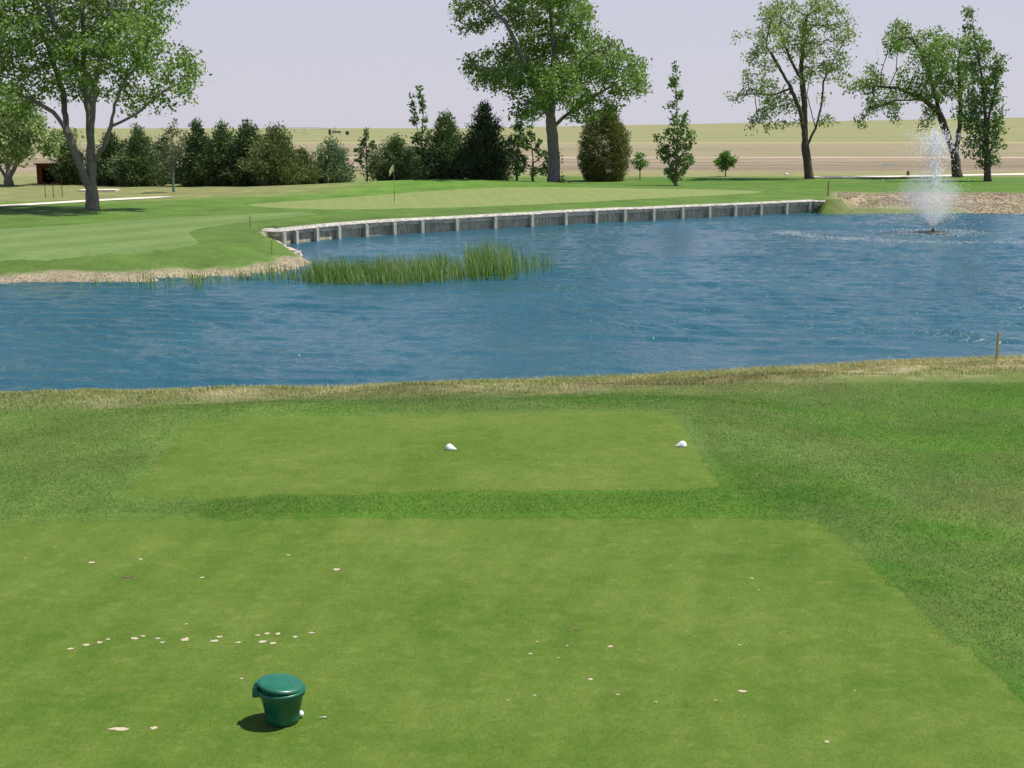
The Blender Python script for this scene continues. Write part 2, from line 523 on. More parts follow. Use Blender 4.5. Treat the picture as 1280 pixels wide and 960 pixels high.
# ---- draped sheets: tees, green, fairway, paths
def sheet(name, poly, step, lift, mat, jitter=.0):
    poly = np.asarray(poly)
    x0, y0 = poly.min(0); x1, y1 = poly.max(0)
    gx, gy = np.meshgrid(np.arange(x0, x1, step), np.arange(y0, y1, step))
    gx = gx.ravel() + rng.uniform(-.2, .2, gx.size) * step; gy = gy.ravel() + rng.uniform(-.2, .2, gy.size) * step
    m = inside(poly, gx, gy) & (pdist(poly, gx, gy) > step * .4)
    # outline cut into short pieces
    ol = []
    n = len(poly)
    for i in range(n):
        a, b = poly[i], poly[(i + 1) % n]
        k = max(1, int(np.linalg.norm(b - a) / step))
        for q in range(k): ol.append(a + (b - a) * q / k)
    ol = np.array(ol)
    if jitter: ol = ol + rng.normal(0, jitter, ol.shape)
    P = [Vector(p) for p in ol] + [Vector((a, b)) for a, b in zip(gx[m], gy[m])]
    E = [(i, (i + 1) % len(ol)) for i in range(len(ol))]
    v, e, f, *_ = delaunay_2d_cdt(P, E, [], 1, 1e-5)
    v = np.array([tuple(q) for q in v])
    z = H(v[:, 0], v[:, 1]) + np.where(pdist(ol, v[:, 0], v[:, 1]) < step * .2, -.006, lift)
    f = [q if len(q) == 3 else q[:3] for q in f]
    fa = np.array(f, int)
    a, b, c = v[fa[:, 0]], v[fa[:, 1]], v[fa[:, 2]]
    flip = ((b - a)[:, 0] * (c - a)[:, 1] - (b - a)[:, 1] * (c - a)[:, 0]) < 0
    fa[flip] = fa[flip][:, ::-1]
    return mesh_np(name, np.column_stack([v, z]), fa, mat, smooth=True, kind='structure')

tee_m = turf_mat('tee_turf', (.094, .151, .021), c_lo=.78, c_hi=1.22, fine=70, patch=((.72, .84, .62), (1.22, 1.12, 1.42)), yellow=.3, bmp=.4)
tee2_m = turf_mat('front_tee_turf', (.098, .155, .022), c_lo=.78, c_hi=1.22, fine=60, patch=((.76, .86, .66), (1.2, 1.1, 1.4)), yellow=.3, bmp=.4)
green_m = turf_mat('green_turf', (.185, .225, .078), c_lo=.85, c_hi=1.15, fine=20, patch=((.9, .95, .9), (1.06, 1.03, 1.06)), yellow=.3, bmp=.2)
fair_m = turf_mat('fairway_turf', (.125, .190, .058), c_lo=.75, c_hi=1.25, fine=20, patch=((.86, .9, .8), (1.12, 1.06, 1.2)), yellow=.2, bmp=.3)
def stripes(m, ang_, width, amt):
    t = m.node_tree; b = t.nodes['Principled BSDF']
    src = b.inputs['Base Color'].links[0].from_socket
    mp = N(t, 'ShaderNodeMapping'); mp.inputs['Rotation'].default_value = (0, 0, ang_)
    t.links.new(objcoord(t), mp.inputs[0])
    w = N(t, 'ShaderNodeTexWave'); w.inputs['Scale'].default_value = .314 / width; w.inputs['Distortion'].default_value = 1.0; w.inputs['Detail'].default_value = 2
    w.inputs['Detail Scale'].default_value = .6
    t.links.new(mp.outputs[0], w.inputs['Vector'])
    c = ramp(t, w.outputs['Fac'], [(.35, (1 - amt, 1 - amt * .8, 1 - amt)), (.65, (1 + amt, 1 + amt * .8, 1 + amt * 1.3))])
    t.links.new(mixc(t, src, c, 1.0, 'MULTIPLY'), b.inputs['Base Color'])
stripes(fair_m, R(28), 3.4, .075)
stripes(green_m, R(-8), .8, .02)
stripes(tee_m, R(12), .55, .035)
back_tee = sheet('tee_box', BACK_TEE, .15, .006, tee_m, .012)
front_tee = sheet('tee_box', FRONT_TEE, .15, .006, tee2_m, .015)
GREEN_PX = [(308, 256), (340, 259.5), (400, 261.5), (470, 261.5), (560, 259.5), (650, 256.5), (740, 252), (820, 248), (890, 244.5), (930, 242), (955, 240), (930, 238.2), (880, 237), (820, 236), (760, 235), (700, 234),
            (640, 234), (580, 236.5), (520, 240), (460, 244.5), (400, 249), (345, 253)]
GREEN = smooth_poly([tuple(ground_at(a, b))[:2] for a, b in GREEN_PX], 3)
putting_green = sheet('putting_green', GREEN, .4, .02, green_m)
FAIR_PX = [(-300, 336), (-100, 331), (0, 327), (100, 322), (190, 316), (238, 308), (250, 302), (240, 294), (246, 287), (290, 280), (350, 273), (400, 268), (380, 265.5), (320, 267), (250, 270), (190, 274), (120, 279), (0, 287), (-300, 300)]
FAIR = smooth_poly([tuple(ground_at(a, b))[:2] for a, b in FAIR_PX], 3)
fairway = sheet('fairway', FAIR, .35, .022, fair_m)

def ribbon(name, px, width, mat, lift=.03, end_taper=False):
    p = smooth_poly([tuple(ground_at(a, b))[:2] for a, b in px], 8, closed=False)
    T = np.gradient(p, axis=0); T /= np.linalg.norm(T, axis=1)[:, None]
    nrm = np.stack([-T[:, 1], T[:, 0]], 1)
    w = np.full(len(p), width / 2) * (1 + .15 * (vnoise(np.arange(len(p)) * .4, np.zeros(len(p)), 3) - .5))
    if end_taper: w[-6:] *= np.linspace(1, .1, 6)
    cols = [p + nrm * w[:, None] * s for s in (-1, -.33, .33, 1)]
    V = np.concatenate([np.column_stack([c, H(c[:, 0], c[:, 1]) + lift]) for c in cols])
    n = len(p); F_ = []
    for k in range(3):
        for i in range(n - 1): F_.append((k * n + i, k * n + i + 1, (k + 1) * n + i + 1, (k + 1) * n + i))
    F_ = np.array(F_)
    a, b, c = V[F_[0, 0]], V[F_[0, 1]], V[F_[0, 2]]
    if np.cross(b - a, c - a)[2] < 0: F_ = F_[:, ::-1]
    return mesh_np(name, V, F_, mat, smooth=True, kind='structure')
path_m = simple_mat('concrete_path', (.60, .55, .47), .9, .2, .15, 3)
ribbon('path', [(-300, 275), (-100, 263.5), (0, 258), (60, 254.5), (120, 251), (170, 248.3), (215, 246)], 1.5, path_m, .03, True)
ribbon('path', [(1020, 222), (1080, 221.2), (1180, 219.8), (1280, 217.8), (1420, 214)], 3.6, path_m)

# ------------------------------------------------------------------ pond water
wx = np.concatenate([np.arange(-32, -15, .25), np.arange(-15, 17, .10), np.arange(17, 44, .22)]); wy = np.concatenate([np.arange(19, 40, .09), np.arange(40, 84, .18)])
WX, WY = np.meshgrid(wx, wy)
def waves(x, y):
    z = np.zeros_like(x)
    r = np.random.default_rng(3)
    gust = .6 + .8 * sst(.3, .7, fbm(x * .05 + y * .02, y * .14, 77, 3))
    for k in range(16):
        lam = r.uniform(.42, 1.25); th = R(263) + r.normal(0, .30)
        wob = 3.2 * fbm(x * .35 + k, y * .35, 100 + k, 2)
        ph = (x * math.cos(th) + y * math.sin(th)) * 2 * math.pi / lam + r.uniform(0, 6.28) + wob
        env = sst(.38, .85, vnoise(x * .55 / lam ** .5 + k * 7, y * .55 / lam ** .5, 200 + k))
        z -= .0165 * lam * env * np.sin(ph + .7 * np.sin(ph))     # steep fronts, gentle backs
    return z * gust
WZ = ZW + waves(WX, WY)
ok = inside(POND, WX, WY) | (pdist(POND, WX, WY) < .5)
I = np.arange(WX.size).reshape(WX.shape)
f = np.stack([I[:-1, :-1].ravel(), I[:-1, 1:].ravel(), I[1:, 1:].ravel(), I[1:, :-1].ravel()], 1)
f = f[ok.ravel()[f].all(1)]
used = np.unique(f); remap = np.full(WX.size, -1); remap[used] = np.arange(len(used))
water_m, t, b = new_mat('pond_water', .09, .5)
b.inputs['IOR'].default_value = 1.33
v = objcoord(t)
c = ramp(t, noise(t, .12, 3, .6, v), [(.3, (.020, .084, .116)), (.7, (.032, .106, .138))])
t.links.new(c, b.inputs['Base Color'])
v2 = objcoord(t, (1.0, 1.5, 1))
w1 = noise(t, 5.0, 3, .6, v2)
w2 = noise(t, 9.0, 3, .6, v2)
wm = N(t, 'ShaderNodeMath', operation='MULTIPLY_ADD'); t.links.new(w2, wm.inputs[0]); wm.inputs[1].default_value = .35; t.links.new(w1, wm.inputs[2])
bump(t, b, wm.outputs[0], 1.0, .06)
water = mesh_np('pond_water', np.stack([WX.ravel(), WY.ravel(), WZ.ravel()], 1)[used], remap[f], water_m, smooth=True, kind='structure')

# ------------------------------------------------------------------ retaining wall
wood_m = simple_mat('weathered_plank', (.42, .37, .26), .85, .2, .75, 3.0, .3, (6, 6, .6))
cap_m = simple_mat('cap_plank', (.37, .35, .305), .85, .2, .6, 6, .3, (1, 1, 1))
post_m = simple_mat('wall_post', (.46, .46, .37), .85, .2, .3, 5, .3, (3, 3, .7))
fascia_m = simple_mat('fascia_plank', (.58, .50, .38), .85, .2, .45, 2.0, .3, (1, 1, 3))
wall = thing('retaining_wall', 'long curved weathered timber retaining wall between the pond and the putting green', 'retaining wall')
wp = np.array([tuple(flat(a, b, ZW))[:2] for a, b in WALL_PX])
wp = np.concatenate([wp, [tuple(ground_at(1024, 252))[:2]], [tuple(ground_at(1040, 249.5))[:2]]])
WP = smooth_poly(wp, 6, closed=False)
T = np.gradient(WP, axis=0); T /= np.linalg.norm(T, axis=1)[:, None]
NB = np.stack([-T[:, 1], T[:, 0]], 1)
if (NB[60] @ np.array([0, 1.])) < 0: NB = -NB          # towards the land
arc = np.concatenate([[0], np.cumsum(np.linalg.norm(np.diff(WP, axis=0), axis=1))])
top = np.interp(arc, [0, 2, 8, 20, 45, arc[-1]], [-.50, -.46, -.44, -.42, -.40, -.38])
def strip(mb, d0, d1, z0, z1, i0=0, i1=None):
    i1 = len(WP) if i1 is None else i1
    n = i1 - i0
    a = WP[i0:i1] + NB[i0:i1] * d0; c_ = WP[i0:i1] + NB[i0:i1] * d1
    z0 = np.broadcast_to(z0, len(WP))[i0:i1]; z1 = np.broadcast_to(z1, len(WP))[i0:i1]
    V = np.concatenate([np.column_stack([a, z0]), np.column_stack([a, z1]), np.column_stack([c_, z1]), np.column_stack([c_, z0])])
    Fs = []
    for k in range(4):
        for i in range(n - 1):
            Fs.append((k * n + i, k * n + i + 1, ((k + 1) % 4) * n + i + 1, ((k + 1) % 4) * n + i))
    Fs += [(0, n, 2 * n, 3 * n), (n - 1, 4 * n - 1, 3 * n - 1, 2 * n - 1)]
    mb.add(V, Fs)
def cap_strip(mb, dz, i0, i1):
    n = i1 - i0
    o_ = rng.uniform(-.015, .015)
    pr = [(-.16 + o_, -.075), (-.155 + o_, -.045), (.03, .022), (.42, .03), (.42, -.045), (-.03, -.06)]
    V = np.concatenate([np.column_stack([WP[i0:i1] + NB[i0:i1] * a, top[i0:i1] + dz + z]) for a, z in pr])
    Fs = []; m = len(pr)
    for k in range(m):
        for i in range(n - 1): Fs.append((k * n + i, k * n + i + 1, ((k + 1) % m) * n + i + 1, ((k + 1) % m) * n + i))
    Fs += [tuple(k * n for k in range(m)), tuple(k * n + n - 1 for k in range(m))[::-1]]
    mb.add(V, Fs)
mb = MB(); strip(mb, 0, .06, ZW - .5, top - .04); mb.build('plank_panel', wood_m, wall)
mb = MB()
i = 0
while i < len(WP) - 1:                                    # fascia boards with small gaps and steps
    j = min(i + 13, len(WP) - 1)
    dz = rng.uniform(-.04, .035)
    strip(mb, -.075, -.002, top - .25 + dz, top - .075 + dz * .4, i, j + 1)
    i = j
mb.build('fascia', fascia_m, wall)
mb = MB()
i = 0
while i < len(WP) - 1:
    j = min(i + 17, len(WP) - 1)
    dz = rng.uniform(-.008, .012)
    cap_strip(mb, dz, i, j + 1)
    i = j
mb.build('cap', cap_m, wall)
for px, py in WALL_PX[1:]:
    q = np.array(tuple(flat(px, py, ZW))[:2]); k = int(np.argmin(np.linalg.norm(WP - q, axis=1)))
    c_ = WP[k] - NB[k] * .17
    mb = MB(); a = math.atan2(T[k, 1], T[k, 0])
    zt = top[k] - .10 + rng.uniform(-.01, .01)
    mb.box((c_[0], c_[1], (zt + ZW - .5) / 2), (.17, .19, zt - ZW + .5), a, rng.uniform(.92, 1.0))
    mb.build('post', post_m, wall)
# short low return of planks at the left end
mb = MB()
p0 = ground_at(332, 296); p1 = flat(372, 318, ZW + .05)
stone_m = simple_mat('pale_stone', (.46, .40, .33), .9, .2, .3, 6, .5)
p0 = pt(333, 298, WP[0][1]); p1 = flat(374, 317, ZW + .12)
for q in np.linspace(0, 1, 26):
    c_ = np.array(p0) * (1 - q) + np.array(p1) * q
    s = rng.uniform(.22, .42)
    mb.box((c_[0] + rng.normal(0, .06), c_[1] + rng.normal(0, .15), c_[2] - .08), (s * 1.2, s, s * .6), rng.uniform(0, 3), .7, .03)
tag(mb.build('rock_edging', stone_m), 'pale rock edging running down to the water at the left end of the timber wall', 'rocks')

# ------------------------------------------------------------------ trees
def colonize(limbs, attract, step=.34, kill=.45, infl=6.0, iters=140, r=rng, up=.0):
    P = []; par = []
    for li, L in enumerate(limbs):
        L = [np.array(p, float) for p in L]
        if li == 0: prev = -1
        else:
            A = np.array(P); prev = int(np.argmin(np.linalg.norm(A - L[0], axis=1)))
        for i in range(len(L)):
            if i == 0:
                if li == 0: P.append(L[0]); par.append(-1); prev = 0
                continue
            a = P[prev]; b_ = L[i]; k = max(1, int(np.linalg.norm(b_ - a) / step))
            a0 = a.copy()
            for q in range(1, k + 1):
                P.append(a0 + (b_ - a0) * q / k + r.normal(0, step * .06, 3)); par.append(prev); prev = len(P) - 1
    nlimb = len(P)
    A = np.array(attract)
    Pn = np.array(P)
    d = np.linalg.norm(A[:, None] - Pn[None], axis=2)
    nd = d.min(1); ni = d.argmin(1); alive = nd > kill
    seen = {}
    for it in range(iters):
        act = alive & (nd < infl)
        if not act.any(): break
        src = np.unique(ni[act])
        new = []; newp = []
        for s in src:
            m = act & (ni == s)
            v = A[m] - P[s]; v /= np.linalg.norm(v, axis=1)[:, None] + 1e-9
            g = v.sum(0) + np.array((0, 0, up)) + r.normal(0, .25, 3)
            n_ = np.linalg.norm(g)
            if n_ < 1e-6: continue
            q = P[s] + g / n_ * step
            key = (s, round(q[0], 1), round(q[1], 1), round(q[2], 1))
            if seen.get(s, 0) > 4: alive[m] = False; continue
            seen[s] = seen.get(s, 0) + 1
            new.append(q); newp.append(s)
        if not new: break
        i0 = len(P)
        P.extend(new); par.extend(newp)
        d = np.linalg.norm(A[:, None] - np.array(new)[None], axis=2)
        dm = d.min(1); di = d.argmin(1) + i0
        m = dm < nd
        nd[m] = dm[m]; ni[m] = di[m]
        alive &= nd > kill
    return np.array(P), np.array(par), nlimb

def wood_mesh(name, P, par, base_r, tip_r, mat, parent, expo=2.3):
    n = len(P); ch = [[] for _ in range(n)]
    for i in range(1, n): ch[par[i]].append(i)
    acc = np.zeros(n)
    order = list(range(n))
    depth = np.zeros(n, int)
    for i in range(1, n): depth[i] = depth[par[i]] + 1
    for i in sorted(order, key=lambda q: -depth[q]):
        acc[i] = 1.0 if not ch[i] else sum(acc[c] for c in ch[i])
    e = math.log(base_r / tip_r) / math.log(max(acc[0], 2))
    rad = tip_r * acc ** e
    mb = MB()
    stack = [(0, None)]
    while stack:
        s, p = stack.pop()
        chain = [p] if p is not None else []
        cur = s
        while True:
            chain.append(cur)
            if not ch[cur]: break
            big = max(ch[cur], key=lambda c: acc[c])
            for c in ch[cur]:
                if c != big: stack.append((c, cur))
            cur = big
        if len(chain) < 2: continue
        rr = rad[chain].copy()
        if p is not None: rr[0] = min(rr[0], rr[1] * 1.25)
        if s == 0:
            z = P[chain][:, 2] - P[0][2]
            rr = rr * (1 + .35 * np.exp(-z / (base_r * 1.2)))
        if rr.max() < tip_r * 1.01 and len(chain) < 2: continue
        mb.tube(P[chain], rr, 10 if rr.max() > .12 else (5 if rr.max() > .03 else 3))
    return mb.build(name, mat, parent, smooth=True), rad

def quads(cen, u, v):
    """quads centred on cen with half axes u, v (rhombus)"""
    n = len(cen)
    V = np.stack([cen - u, cen - v, cen + u, cen + v], 1).reshape(-1, 3)
    return V, np.arange(4 * n).reshape(n, 4)

def unit(a): return a / (np.linalg.norm(a, axis=-1, keepdims=True) + 1e-9)

def leaves_on(name, P, par, rad, per, size, spread, mat, parent, r, rmax=.03, droop=.3, wind=(-.25, 0, 0), mask=None):
    idx = np.where(rad < rmax)[0]
    if mask is not None: idx = idx[mask[idx]]
    rep = np.repeat(idx, per)
    c = P[rep] + r.normal(0, spread, (len(rep), 3)) * np.array((1, 1, .85))
    u = unit(r.normal(0, 1, (len(rep), 3)) + np.array((wind[0], wind[1], -droop)))
    w = unit(np.cross(u, r.normal(0, 1, u.shape)))
    s = size * r.uniform(.6, 1.35, (len(rep), 1))
    V, f = quads(c, u * s * .5, w * s * .33)
    return mesh_np(name, V, f, mat, parent)

def tree(name, label, D, base_px, limbs, clumps, trunk_r, leafm, barkm, n_att=600, per=9, leaf=.2, spread=.2, seed=1, group=None, tip=.012, step=.34, kill=.45, rmax=.035, depth=1.0, fill=.75, zb=None, cat='tree', trunk_name='trunk', wind=(-.25, 0, 0)):
    r = np.random.default_rng(seed)
    bx = pt(base_px[0], base_px[1], D)
    z0 = gz(bx.x, D) if zb is None else zb
    root = thing(name, label, cat, (bx.x, D, z0), group)
    org = np.array((bx.x, D, z0))
    sc = (D * math.cos(PITCH)) / F
    LL = []
    for L in limbs:
        q = []
        yo = 0
        for k, p in enumerate(L):
            dep = p[2] if len(p) > 2 else 0
            q.append(np.array(pt(p[0], p[1], D)) - org + np.array((0, dep, 0)))
        LL.append(q)
    LL[0][0] = np.array((LL[0][0][0], 0, -.15))
    tot = sum(c[2] ** 2 for c in clumps)
    A = []
    for c in clumps:
        n = max(5, int(1.3 * n_att * c[2] ** 2 / tot))
        cen = np.array(pt(c[0], c[1], D)) - org
        rr = c[2] * sc
        dep = c[3] if len(c) > 3 else r.uniform(-1, 1) * max(0, crown_half(clumps, c) * sc) * .8 * depth
        v = unit(r.normal(0, 1, (n, 3))) * (r.uniform(.15, 1, (n, 1)) ** .5) * rr
        A.append(cen + np.array((0, dep, 0)) + v * np.array((1, 1.1, .9)))
    A = np.concatenate(A)
    P, par, nl = colonize(LL, A, step, kill, 50, 160, r)
    tr, rad = wood_mesh(trunk_name, P, par, trunk_r, tip, barkm, root)
    mask = np.ones(len(P), bool); mask[:nl] = False
    mask |= rad < tip * 2.2
    cr = leaves_on('crown', P, par, rad, int(per * 1.85), leaf * .92, spread * 1.05, leafm, root, r, rmax, mask=mask, wind=wind)
    return root

def crown_half(clumps, c):
    xs_ = [q[0] for q in clumps]
    cx = (min(q[0] - q[2] for q in clumps) + max(q[0] + q[2] for q in clumps)) / 2
    half = (max(q[0] + q[2] for q in clumps) - min(q[0] - q[2] for q in clumps)) / 2
    t = min(1, abs(c[0] - cx) / half)
    return max(0, half * math.sqrt(1 - t * t) - c[2])

def bark_mat(name, c, c2):
    m, t, b = new_mat(name, .9, .15)
    v = objcoord(t, (5, 5, 1.2))
    n = noise(t, 2.5, 6, .7, v)
    t.links.new(ramp(t, n, [(.35, c), (.65, c2)]), b.inputs['Base Color'])
    bump(t, b, n, .8, .08)
    return m
bark_grey = bark_mat('grey_bark', (.13, .115, .095), (.27, .245, .21))
bark_dark = bark_mat('dark_bark', (.065, .05, .038), (.15, .12, .09))
bark_pale = bark_mat('pale_bark', (.16, .15, .12), (.30, .28, .23))
leaf_a = leaf_mat('elm_leaf', ((0.081, 0.149, 0.035), (0.176, 0.287, 0.062), (0.346, 0.438, 0.134)))
leaf_b = leaf_mat('pale_leaf', ((0.135, 0.201, 0.068), (0.254, 0.348, 0.132), (0.484, 0.525, 0.274)))
leaf_c = leaf_mat('poplar_leaf', ((0.063, 0.124, 0.037), (0.127, 0.220, 0.062), (0.315, 0.383, 0.176)))
leaf_d = leaf_mat('young_leaf', ((0.084, 0.168, 0.030), (0.144, 0.264, 0.054), (0.228, 0.360, 0.096)))
leaf_g = leaf_mat('greyish_leaf', ((0.101, 0.122, 0.065), (0.158, 0.173, 0.101), (0.245, 0.259, 0.158)))
leaf_p = leaf_mat('pine_needle', ((0.072, 0.122, 0.043), (0.122, 0.187, 0.065), (0.202, 0.259, 0.108)), .15)

# big forked tree on the left
tree('shade_tree', 'big spreading tree with a forked grey trunk beside the left path', 71, (116, 265),
     [[(116, 266), (115, 250), (114, 225)],
      [(115, 240), (107, 220, -.4), (98, 192, -.5), (88, 163, -.7), (76, 140, -1), (45, 122, -1.3), (12, 110, -1.5)],
      [(113, 225), (114, 190), (110, 150, .3), (104, 110, .5), (98, 60, .8), (95, 10, 1)],
      [(114, 190), (121, 140, -.6), (127, 100, -1), (142, 55, -1.4), (150, 0, -1.2)],
      [(115, 205), (132, 184, -.4), (144, 158, -.7), (149, 130, -.8), (164, 100, -1), (188, 70, -1)],
      [(145, 158, -.7), (172, 143, -.2), (205, 112, .2), (228, 100, .4)],
      [(88, 163, -.7), (70, 120, 1.2), (50, 70, 1.8), (30, 20, 2)],
      [(100, 90, .6), (80, 30, -1.6), (60, -20, -2)]],
     [(30, 20, 55), (90, 25, 58), (150, 25, 52), (188, 58, 42), (218, 92, 30), (236, 115, 18), (170, 95, 38), (120, 75, 42), (60, 75, 46), (8, 88, 42), (35, 118, 26), (200, 126, 20), (165, 136, 16),
      (-40, 40, 60), (-40, 105, 46), (100, -45, 70), (172, -20, 42), (20, -50, 60), (-5, 135, 26), (215, 72, 20), (205, 30, 18), (130, 120, 14), (240, 85, 10), (90, 110, 22)],
     .32, leaf_a, bark_grey, 2300, 13, .19, .22, 11)
tree('background_tree', 'lighter green tree with several stems left of the rust red hut', 101, (10, 239),
     [[(12, 239), (11, 225), (10, 208)], [(11, 228), (0, 210), (-10, 190)], [(11, 228), (20, 205), (35, 180), (48, 160)], [(10, 208), (10, 180), (15, 150)]],
     [(20, 150, 32), (50, 158, 25), (-20, 155, 35), (32, 178, 28), (60, 182, 20), (0, 186, 24), (76, 168, 14), (74, 194, 10), (58, 196, 8), (40, 140, 20), (70, 195, 10), (-40, 175, 30)], .3, leaf_b, bark_pale, 500, 16, .26, .28, 12)
# centre tree
tree('shade_tree', 'tall leafy tree with one straight grey trunk behind the putting green', 95, (692, 235),
     [[(692, 237), (693, 205), (691, 175), (688, 150)],
      [(688, 152), (678, 130, -.4), (664, 100, -.8), (648, 60, -1), (632, 30, -1), (610, 8, -1)],
      [(688, 150), (690, 115, .5), (694, 70, .7), (690, 20, .8), (684, -25, .8)],
      [(691, 165), (702, 148, .3), (722, 134, .6), (748, 118, .7), (775, 100, .6), (790, 100, .5)],
      [(690, 120, .5), (715, 90, -.8), (740, 65, -1.3), (762, 55, -1.4)],
      [(664, 100, -.8), (635, 92, -1.4), (605, 85, -1.5)],
      [(694, 70, .7), (715, 35, 1.4), (728, 5, 1.6)]],
     [(590, 18, 28), (574, 8, 14), (625, 5, 32), (670, 15, 38), (715, 20, 30), (702, 60, 44), (660, 75, 42), (608, 88, 30), (640, 102, 26), (765, 58, 20), (776, 92, 32), (735, 100, 38), (690, 105, 36), (795, 105, 18), (762, 128, 20),
      (722, 135, 20), (652, 138, 16), (680, -35, 55), (620, -35, 38), (588, 78, 14), (745, 75, 20), (800, 85, 9), (660, 155, 8), (740, 145, 12), (707, 226, 4, -.4), (702, 198, 3, -.4)],
     .40, leaf_a, bark_grey, 1900, 13, .22, .24, 21)
# vase tree
tree('shade_tree', 'open vase shaped tree with dark forking limbs right of the two small saplings', 114, (1012, 222),
     [[(1012, 224), (1009, 200), (1006, 180)],
      [(1006, 180), (1000, 140, -.3), (986, 110, -.8), (970, 84, -1.2), (955, 60, -1.2)],
      [(1006, 180), (1006, 130, .2), (1003, 90, .4), (1006, 50, .5), (1010, 18, .5)],
      [(1009, 190), (1021, 160, .4), (1030, 128, .8), (1033, 100, 1), (1046, 75, 1)],
      [(986, 110, -.8), (965, 118, -1.5), (940, 118, -1.5), (922, 120, -1.5)],
      [(1003, 100, .4), (990, 70, 1.2), (978, 35, 1.5)], [(1021, 160, .4), (1014, 120, 1.5), (1022, 70, 1.6)]],
     [(985, 14, 24), (1020, 18, 26), (1046, 42, 20), (960, 48, 22), (940, 72, 18), (1000, 48, 30), (1036, 78, 20), (1010, 88, 16), (950, 108, 18), (918, 120, 12), (945, 145, 15), (966, 132, 14), (1055, 98, 9), (955, 22, 16), (958, 158, 8), (925, 45, 8), (1052, 20, 10), (1030, 120, 8), (935, 95, 10), (1035, 150, 5), (932, 160, 6)],
     .34, leaf_b, bark_dark, 800, 9, .23, .25, 31, tip=.014)
tree('shade_tree', 'leaning tree with long left boughs hanging behind the fountain jet', 117, (1196, 220),
     [[(1197, 222), (1194, 195), (1192, 190)],
      [(1192, 192), (1182, 168, -.3), (1172, 142, -.6), (1150, 124, -1), (1115, 126, -1.3), (1082, 138, -1.4)],
      [(1174, 146, -.6), (1168, 110, .4), (1158, 72, .9), (1146, 48, 1)],
      [(1196, 194), (1201, 160, .3), (1203, 120, .5), (1200, 75, .6), (1205, 50, .6)],
      [(1203, 120, .5), (1180, 90, 1.2), (1175, 65, 1.4)], [(1150, 124, -1), (1120, 110, -.4), (1085, 108, -.2)]],
     [(1140, 44, 24), (1114, 58, 15), (1166, 54, 22), (1186, 68, 26), (1152, 78, 26), (1126, 98, 16), (1085, 105, 18), (1066, 110, 11), (1092, 130, 15), (1075, 152, 10), (1122, 128, 15), (1152, 118, 18), (1182, 108, 22), (1202, 98, 24), (1210, 58, 18), (1166, 138, 11), (1146, 160, 7), (1206, 140, 16), (1100, 85, 10), (1110, 150, 8)],
     .38, leaf_a, bark_dark, 950, 10, .23, .25, 41, tip=.014)
tree('poplar_tree', 'tall narrow dark poplar at the far right beside the leaning tree', 108, (1235, 228),
     [[(1235, 229), (1234, 195), (1232, 150), (1228, 100), (1220, 55), (1213, 12)],
      [(1232, 160), (1243, 120), (1246, 80)], [(1233, 190), (1222, 160), (1217, 120)], [(1233, 195), (1246, 170), (1252, 140)]],
     [(1212, 14, 6), (1214, 36, 11), (1226, 62, 17), (1236, 92, 21), (1238, 124, 20), (1246, 76, 12), (1224, 120, 20), (1220, 150, 20), (1240, 165, 18), (1226, 184, 18), (1247, 150, 13), (1236, 198, 14), (1214, 174, 12), (1216, 85, 12), (1248, 180, 9), (1250, 110, 9)],
     .26, leaf_c, bark_dark, 700, 12, .24, .2, 51, tip=.012)
tree('poplar_tree', 'ragged young poplar with a bare leader beside the round bush', 100, (845, 231),
     [[(845, 232), (845, 200), (847, 160), (846, 120), (843, 80)], [(846, 205), (832, 190), (822, 172)], [(846, 200), (860, 185), (866, 165)], [(846, 215), (836, 200), (830, 185)], [(847, 165), (855, 150), (857, 142)]],
     [(843, 84, 4), (841, 104, 7), (849, 119, 6), (837, 130, 5), (843, 150, 8), (856, 149, 7), (850, 166, 12), (835, 166, 7), (861, 166, 6), (820, 172, 5), (845, 186, 19), (863, 181, 8), (831, 191, 12), (859, 201, 12), (845, 210, 16), (845, 221, 9)],
     .11, leaf_c, bark_pale, 300, 6, .24, .13, 61, step=.25, kill=.3)
tree('poplar_tree', 'thin twin topped young poplar between the junipers behind the flag', 101, (529, 231),
     [[(529, 232), (528, 200), (527, 170), (529, 140), (524, 108)], [(527, 180), (520, 155), (516, 128), (514, 120)], [(528, 190), (537, 165)]],
     [(522, 108, 2.5), (526, 122, 3.5), (529, 135, 5), (516, 130, 4), (530, 152, 6), (519, 152, 6), (527, 170, 8), (519, 174, 7), (536, 168, 5), (525, 190, 9), (535, 190, 6), (527, 205, 9)],
     .09, leaf_c, bark_dark, 260, 11, .22, .11, 62, step=.25, kill=.3)
tree('poplar_tree', 'slim poplar in the shade left of the tall centre trunk', 104, (646, 228),
     [[(646, 229), (646, 200), (649, 170), (655, 140)], [(647, 200), (640, 185), (638, 170)]],
     [(655, 145, 7), (650, 160, 9), (646, 176, 10), (643, 195, 11), (648, 212, 10), (636, 180, 6), (656, 175, 6)],
     .09, leaf_c, bark_dark, 260, 12, .22, .13, 63, step=.25, kill=.3)
tree('pine_sapling', 'sparse yellow green young pine just left of the centre trunk', 103, (666, 229),
     [[(666, 230), (666, 200), (664, 175), (662, 160)], [(666, 205), (678, 196), (686, 192)], [(666, 210), (655, 203), (650, 200)], [(665, 188), (674, 178)], [(666, 215), (680, 212)]],
     [(663, 168, 6), (674, 178, 7), (676, 192, 8), (684, 204, 7), (655, 200, 6), (670, 214, 7), (686, 193, 5), (656, 184, 5), (684, 217, 5), (652, 213, 4)],
     .10, leaf_p, bark_dark, 200, 9, .24, .10, 64, step=.25, kill=.3)
